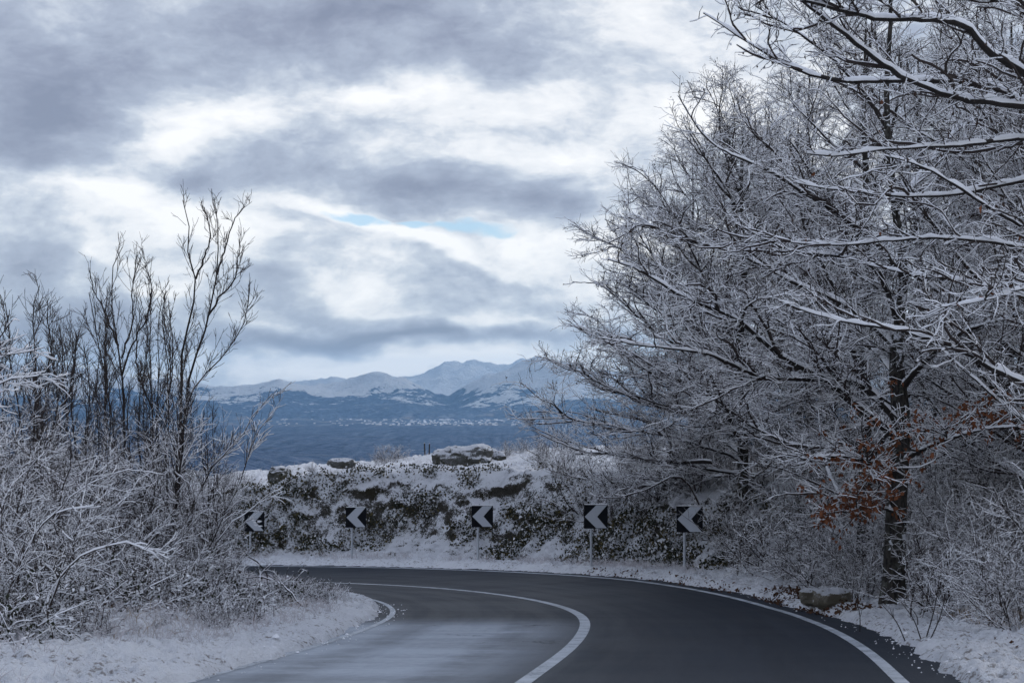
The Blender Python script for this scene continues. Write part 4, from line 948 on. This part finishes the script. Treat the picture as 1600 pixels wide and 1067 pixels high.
sg = sign(397, 798.5, 50.2, R(12), 'leftmost chevron sign, half hidden by twigs and blotched with snow')
# snow stuck to the leftmost one
rs = np.random.default_rng(9)
V = []; Fa = []
for k in range(9):
    cx, cz = rs.uniform(-.2, .25), rs.uniform(-.26, .22); n_ = 9; a = np.sort(rs.uniform(0, 2 * math.pi, n_)); rr_ = rs.uniform(.03, .085, n_)
    o0 = len(V); ztop_ = HC - (798.5 - HZ) / F * 50.2 - sg.location.z
    V += [(.115 + cx + r_ * math.cos(t), -.057, ztop_ - .3 + cz + .6 * r_ * math.sin(t)) for r_, t in zip(rr_, a)] + [(.115 + cx, -.070, ztop_ - .3 + cz)]
    Fa += [(o0 + i, o0 + (i + 1) % n_, o0 + n_) for i in range(n_)]
mesh('stuck_snow', np.array(V), np.array(Fa), M['twigsnow'], parent=sg, smooth=True)

# ------------------------------------------------------------------ boulders on the crest, stone on the verge
def boulder(px, Y, wd, dp, ht, seed, lab, name='boulder', mt='boulder', sink=.15, pyrow=None, rot=0):
    rs = np.random.default_rng(seed)
    nu, nv = 84, 56
    th = np.linspace(0, 2 * math.pi, nu, endpoint=False); phh = np.linspace(-.5 * math.pi, .5 * math.pi, nv)
    d = np.stack([np.cos(phh)[:, None] * np.cos(th)[None], np.cos(phh)[:, None] * np.sin(th)[None], np.sin(phh)[:, None] + 0 * th[None]], -1)
    q = np.sign(d) * np.abs(d) ** .75
    w3 = q * np.array([wd / 2, dp / 2, ht]) / (.32 * (wd * ht) ** .5 + .12)
    n_ = fbm(w3[..., 0] + seed, w3[..., 1], w3[..., 2], oct=6, seed=seed, gain=.58)
    rd = 1 - np.abs(2 * vnoise(w3[..., 0] * 1.3 + seed, w3[..., 1] * 1.3, w3[..., 2] * 1.3, seed=seed + 5) - 1)
    Vv = q * (1 + .34 * n_ + .20 * (rd - .6))[..., None] * np.array([wd / 2, dp / 2, ht])
    x = (px - 800) / F * Y
    i = np.arange(nv - 1)[:, None] * nu; j = np.arange(nu)[None]; jj = (j + 1) % nu
    Fq = np.stack([(i + j), (i + jj), (i + nu + jj), (i + nu + j)], -1).reshape(-1, 4)
    o = mesh(name, Vv.reshape(-1, 3), Fq, M[mt], smooth=True)
    o.location = (x, Y, gz(x, Y) - sink * ht if pyrow is None else HC - (pyrow - HZ) / F * Y - ht); o.rotation_euler = (0, 0, rot)
    tag(o, lab, 'rock')
    return o
boulder(724, 53.6, 1.9, 1.2, .60, 1, 'largest boulder on the crest of the bank, capped with snow', pyrow=697)
boulder(770, 54.3, .95, .8, .36, 12, 'boulder leaning against the right end of the largest one', pyrow=703)
boulder(438, 53.5, .72, .6, .30, 2, 'pale grey boulder at the left end of the bank crest', pyrow=729)
boulder(533, 56, .85, .6, .16, 3, 'flat boulder with a thick snow cap on the crest', pyrow=716)
boulder(485, 53, .5, .5, .25, 4, 'small dark rock right of the pale grey boulder', pyrow=742)
boulder(835, 56, .9, .7, .3, 5, 'small rock beside the overhanging twigs on the crest', pyrow=742)
boulder(640, 57, .5, .5, .2, 6, 'small rock in the middle of the crest', pyrow=724)
boulder(1300, 27.6, .58, .42, .18, 7, 'tan stone with snow on top beside the outer edge line', 'stone', 'stone', .1, pyrow=917)
boulder(1268, 28.3, .42, .36, .15, 8, 'smaller snow topped stone left of the tan stone', 'stone', 'stone', .1, pyrow=918)

# frosted bush and dry stalks on the crest
def put2(kind, px, Y, s_, lab, g): put_bush(kind, (px - 800) / F * Y, Y, s_, px * 1.3, lab, g)
CG = 'frosted scrub on the bank crest'
put2(3, 600, 57.5, .55, 'frosted round bush on the crest between the boulders', CG)
put2(3, 620, 58, .42, 'smaller frosted bush touching the round one', CG)
put2(4, 487, 57, .35, 'tiny bush by the small dark rock on the crest', CG)
put2(3, 790, 55, .4, 'frosted scrub below the largest boulder', CG)
put2(3, 815, 56, .42, 'frosted scrub right of the largest boulder', CG)
put2(3, 760, 55, .32, 'little frosted scrub under the largest boulder', CG)
put2(3, 850, 53, .6, 'frosted bush near the overhanging twigs', CG)
put2(5, 880, 55, .6, 'drooping bush on the crest where the overhanging twigs begin', CG)
put2(4, 850, 51.5, .7, 'dark leaved bush on the upper right of the rock bank', CG)
put2(3, 380, 54, .6, 'frosted bush on the crest above the leftmost sign', CG)
put2(0, 350, 55, .5, 'taller frosted bush at the left end of the crest', CG)
for k, (px, hh, lab) in enumerate([(664, .42, 'short weathered fence post left of the largest boulder'), (670, .36, 'second weathered post, nearest the largest boulder')]):
    x = (px - 800) / F * 58.5
    V, Fq = box(0, 0, hh / 2 - .1, .035, .035, hh + .2); V[4:, 0] += .01; V[V[:, 2] > 0, 0] += .02 * (k * 2 - 1)
    V2, F2 = box(.02 * (k * 2 - 1), 0, hh + .012, .04, .04, .015)
    o = mesh('fence_post', np.concatenate([V, V2]), np.concatenate([Fq, F2 + 8]), [M['wood'], M['twigsnow']], [0] * 6 + [1] * 6)
    o.location = (x, 58.5, gz(x, 58.5)); tag(o, lab, 'post')

# ivy and scrub clinging to the rock bank
rng = np.random.default_rng(66)
nb = 3900
ii = rng.integers(40, len(sb) - 10, nb); jj = (5 + rng.beta(1.5, 2.0, nb) * 56).astype(int)
cen = bankpts[ii, jj]
pn = fbm(cen[:, 0] * .9, cen[:, 1] * .9, cen[:, 2] * 1.4, oct=3, seed=71)
cen = cen[pn > -.05]
pts = np.repeat(cen, 26, 0); pts = pts + rng.normal(0, 1, pts.shape) * np.array([.13, .08, .10]) + np.array([0, -.06, .02])
a_ = rng.random(len(pts)) < .72
o = leaves('ivy', pts[a_], .075, M['evergreen'], None, rng, .9, snowy=.13); tag(o, 'dark ivy and scrub clinging to the rock bank', 'scrub', kind='stuff')
o = leaves('dry_scrub', pts[~a_], .085, M['olive'], None, rng, .9, snowy=.12); tag(o, 'olive brown dry scrub on the rock bank', 'scrub', kind='stuff')

# ------------------------------------------------------------------ grasses
def blades(name, X, Y, h, wd, mt, lab, rng, lean=.5, cat='grass'):
    n_ = len(X); Z = ground(X, Y) - .02
    P = np.c_[X, Y, Z]; a = rng.uniform(0, 2 * math.pi, n_); l_ = np.abs(rng.normal(0, lean, n_))
    D = norm(np.c_[np.cos(a) * l_, np.sin(a) * l_, np.ones(n_)]); s = norm(np.cross(D, np.c_[np.cos(a + 1.3), np.sin(a + 1.3), 0 * a]))
    hh = (h * rng.uniform(.4, 1.3, n_))[:, None]
    mid = P + D * hh * .55; tipp = P + D * hh + np.c_[np.cos(a), np.sin(a), -.5 + 0 * a] * hh * .25
    V = np.stack([P - s * wd, P + s * wd, mid + s * wd * .8, mid - s * wd * .8, tipp], 1)
    i = (np.arange(n_) * 5)[:, None]
    o = mesh(name, V.reshape(-1, 3), [i + np.array([[0, 1, 2, 3]]), i + np.array([[3, 2, 4]])], mt)
    return tag(o, lab, cat, kind='stuff')
def scatter(n_, s0, s1, o0, o1, rng, pw=1., clump=.0):
    s = rng.uniform(s0, s1, n_); o = o0 + (o1 - o0) * rng.random(n_) ** pw
    X = np.interp(s, S, CP[:, 0]) + np.interp(s, S, CN[:, 0]) * o; Y = np.interp(s, S, CP[:, 1]) + np.interp(s, S, CN[:, 1]) * o
    k = fbm(X * .9, Y * .9, oct=3, seed=90) > clump
    return X[k], Y[k]
rng = np.random.default_rng(88)
X1, Y1 = scatter(26000, 30, 60, -3.7, -7.5, rng, .9, -.1)
blades('snowy_grass', X1, Y1, .22, .0035, M['frost'], 'frosted grass stalks on the left verge under the bushes', rng, .6)
X1, Y1 = scatter(15000, 30, 58, 4.9, 8.5, rng, .9, -.05)
blades('snowy_grass', X1, Y1, .24, .0035, M['frost'], 'frosted grass stalks along the right verge', rng, .6)
X1, Y1 = scatter(9000, 30, 48, 4.9, 7.5, rng, .8, .1)
blades('straw_grass', X1, Y1, .26, .004, M['straw'], 'straw coloured dead grass in the lower right corner', rng, .7)
X1, Y1 = scatter(3500, 34, 64, -4.1, -7, rng, .8, .12)
blades('straw_grass', X1, Y1, .2, .004, M['straw'], 'sparse straw coloured stalks on the left verge', rng, .7)
X1, Y1 = scatter(14000, 56, 84, 4.2, 5.9, rng, .9, -.1)
blades('snowy_grass', X1, Y1, .24, .0045, M['frost'], 'frosted grass at the foot of the rock bank', rng, .6)
X1, Y1 = scatter(9000, 57, 80, 8.5, 16, rng, .9, .05)
blades('snowy_grass', X1, Y1, .22, .005, M['frost'], 'frosted grass on top of the bank', rng, .6)

# fallen leaves at the asphalt edge
def litter(n_, s0, s1, o0, o1, lab, rng):
    X, Y = scatter(n_, s0, s1, o0, o1, rng, 1., -.15)
    s_, o_ = curvi(X, Y)
    Z = np.maximum(ground(X, Y), road_z(X, Y, s_, o_)) + .012
    o = leaves('fallen_leaves', np.c_[X, Y, Z], .07, M['litter'], None, rng, 0.); tag(o, lab, 'leaves', kind='stuff')
litter(1100, 45.8, 51.5, 3.65, 4.5, 'brown fallen leaves between the edge line and the stones', rng)
litter(260, 52, 60, 3.6, 4.0, 'dark fallen leaves along the asphalt edge below the thicket', rng)
litter(420, 30, 46, 4.6, 7.5, 'rusty leaves on the snow at the lower right', rng)

def crumbs(n_, s0, s1, o0, o1, lab, rng):
    s_ = rng.uniform(s0, s1, n_); o_ = o0 + (o1 - o0) * rng.random(n_) ** 1.6
    X = np.interp(s_, S, CP[:, 0]) + np.interp(s_, S, CN[:, 0]) * o_; Y = np.interp(s_, S, CP[:, 1]) + np.interp(s_, S, CN[:, 1]) * o_
    Z = np.maximum(ground(X, Y), road_z(X, Y, s_, o_) + .002)
    r_ = np.exp(rng.normal(-4.7, .45, n_))
    oc = np.array([(1, 0, 0), (0, 1, 0), (-1, 0, 0), (0, -1, 0), (0, 0, .8), (0, 0, -.6)], float)
    V = oc[None] * r_[:, None, None] * rng.uniform(.6, 1.4, (n_, 6, 1)) + np.c_[X, Y, Z + r_ * .3][:, None]
    i = (np.arange(n_) * 6)[:, None]
    Fq = np.concatenate([i + np.array([f]) for f in ((0, 1, 4), (1, 2, 4), (2, 3, 4), (3, 0, 4), (1, 0, 5), (2, 1, 5), (3, 2, 5), (0, 3, 5))])
    o = mesh('snow_crumbs', V.reshape(-1, 3), Fq, M['twigsnow']); tag(o, lab, 'snow', kind='stuff')
crumbs(420, 30, 66, 4.15, 3.62, 'crumbs of snow along the outer asphalt edge', rng)
crumbs(260, 30, 52, -3.3, -2.75, 'crumbs of snow along the inner asphalt edge', rng)

# bare sticks poking out of the right verge
for k, (p0, p1) in enumerate([((1415, 1006, 20.5), (1378, 944, 20.9)), ((1440, 1010, 20.2), (1408, 940, 20.6)), ((1446, 1010, 20.2), (1468, 900, 20.6)), ((1452, 1012, 20.0), (1476, 935, 20.3)), ((1343, 971, 23), (1337, 930, 23.2)), ((1434, 973, 22.5), (1424, 950, 22.7)), ((1580, 985, 20), (1552, 905, 20.4))]):
    a, b_ = at(*p0), at(*p1); a[2] = gz(a[0], a[1]) - .03
    lab = ['leaning bare stick in the verge snow, leftmost of the long ones', 'bare stick crossing beside the leftmost long one', 'tall bare stick leaning right in the verge snow', 'shorter bare stick beside the tall one', 'small bare stick just right of the tan stone', 'tiny bare stick behind the crossed sticks', 'bare stick near the right edge'][k]
    root = empty('bare_stick', a); tag(root, lab, 'stick', 'bare sticks in the verge')
    c_ = curve([(0, 0, 0), (b_ - a) * .5 + np.array([.03, 0, .02]), b_ - a], .009, .004, 7)
    tubes('stem', c_, 5, root, 0, [M['bark'], M['bark']]); t_ = spawn(rng, c_, 2, .4, .9, 30, 8, .18, .3, 4, .01); tubes('twigs', t_, 4, root, 0, [M['bark'], M['bark']])

# dead boughs hanging behind the signs
wand([(1110, 790, 40.5), (1060, 745, 40.6), (1010, 765, 40.4), (960, 778, 40.2), (930, 776, 40)], .03, 'drooping snowy bough above the second sign from the right', snow=.02)
def log(p0, p1, r, lab):
    a, b_ = at(*p0), at(*p1)
    root = empty('fallen_branch', a); tag(root, lab, 'branch')
    c_ = curve([(0, 0, 0), (b_ - a) * .5, b_ - a], r, r * .6, 10, rng, .01)
    tubes('stem', c_, 7, root, .02, [M['bark'], M['twigsnow']], rng, nosnow=0, smooth=True)
log((1018, 800, 44.4), (955, 755, 44.8), .05, 'broken branch leaning between the two rightmost signs')
log((1112, 722, 38), (1000, 720, 38.5), .045, 'level dead bough above the rightmost sign')

# ------------------------------------------------------------------ far village as specks on the plain
rng = np.random.default_rng(99)
nh = 260
hx = rng.normal(0, 1, nh); Yh = rng.uniform(13300, 16400, nh)
cx_ = rng.choice([430, 560, 620, 680, 740, 800, 700], nh); pxh = cx_ + rng.normal(0, 28, nh)
Xh = (pxh - 800) / F * Yh
from_ = np.interp(Yh, rowsY, zprof)
Vs = []; Fs = []; mi = []
s1 = rng.uniform(5, 13, nh); s2 = rng.uniform(5, 9, nh); hh = rng.uniform(5, 9, nh)
cube = np.array([(-1, -1, 0), (1, -1, 0), (1, 1, 0), (-1, 1, 0), (-1, -1, 1), (1, -1, 1), (1, 1, 1), (-1, 1, 1), (-1, 0, 1.5), (1, 0, 1.5)], float)
V = cube[None] * np.stack([s1, s2, hh], -1)[:, None] + np.stack([Xh, Yh, from_ - 4 + 8 * 0], -1)[:, None]
i = (np.arange(nh) * 10)[:, None]
Fq = np.concatenate([i + np.array([f]) for f in ((0, 1, 5, 4), (1, 2, 6, 5), (2, 3, 7, 6), (3, 0, 4, 7), (4, 5, 9, 8), (7, 8, 9, 6))])
mi = np.repeat([0, 0, 0, 0, 1, 1], nh)
o = mesh('far_village', V.reshape(-1, 3), Fq, [simple('pale_render', (.55, .47, .40), .9, .3, .01), M['twigsnow']], mi)
tag(o, 'specks of pale houses on the valley floor below the mountains', 'village', kind='stuff')

# ------------------------------------------------------------------ haze
V, Fq = box(0, 15300, 160, 36500, 31600, 1000)
m = bpy.data.materials.new('valley_haze'); m.use_nodes = True; m.node_tree.nodes.clear(); n = NT(m.node_tree)
pv = n.n('ShaderNodeVolumePrincipled', ins={'Color': (.38, .68, 1., 1), 'Density': 2.4e-5, 'Anisotropy': .65})
n.n('ShaderNodeOutputMaterial', ins={'Volume': pv.outputs[0]})
zlo = float(FZ.min()) - 1; zhi = max(float(FZ.max()), HC) + 8
V[:, 2] = np.where(V[:, 2] > 100, zhi, zlo)
o = mesh('haze', V, Fq, m); tag(o, 'thin blue air over the valley', 'haze', kind='stuff')
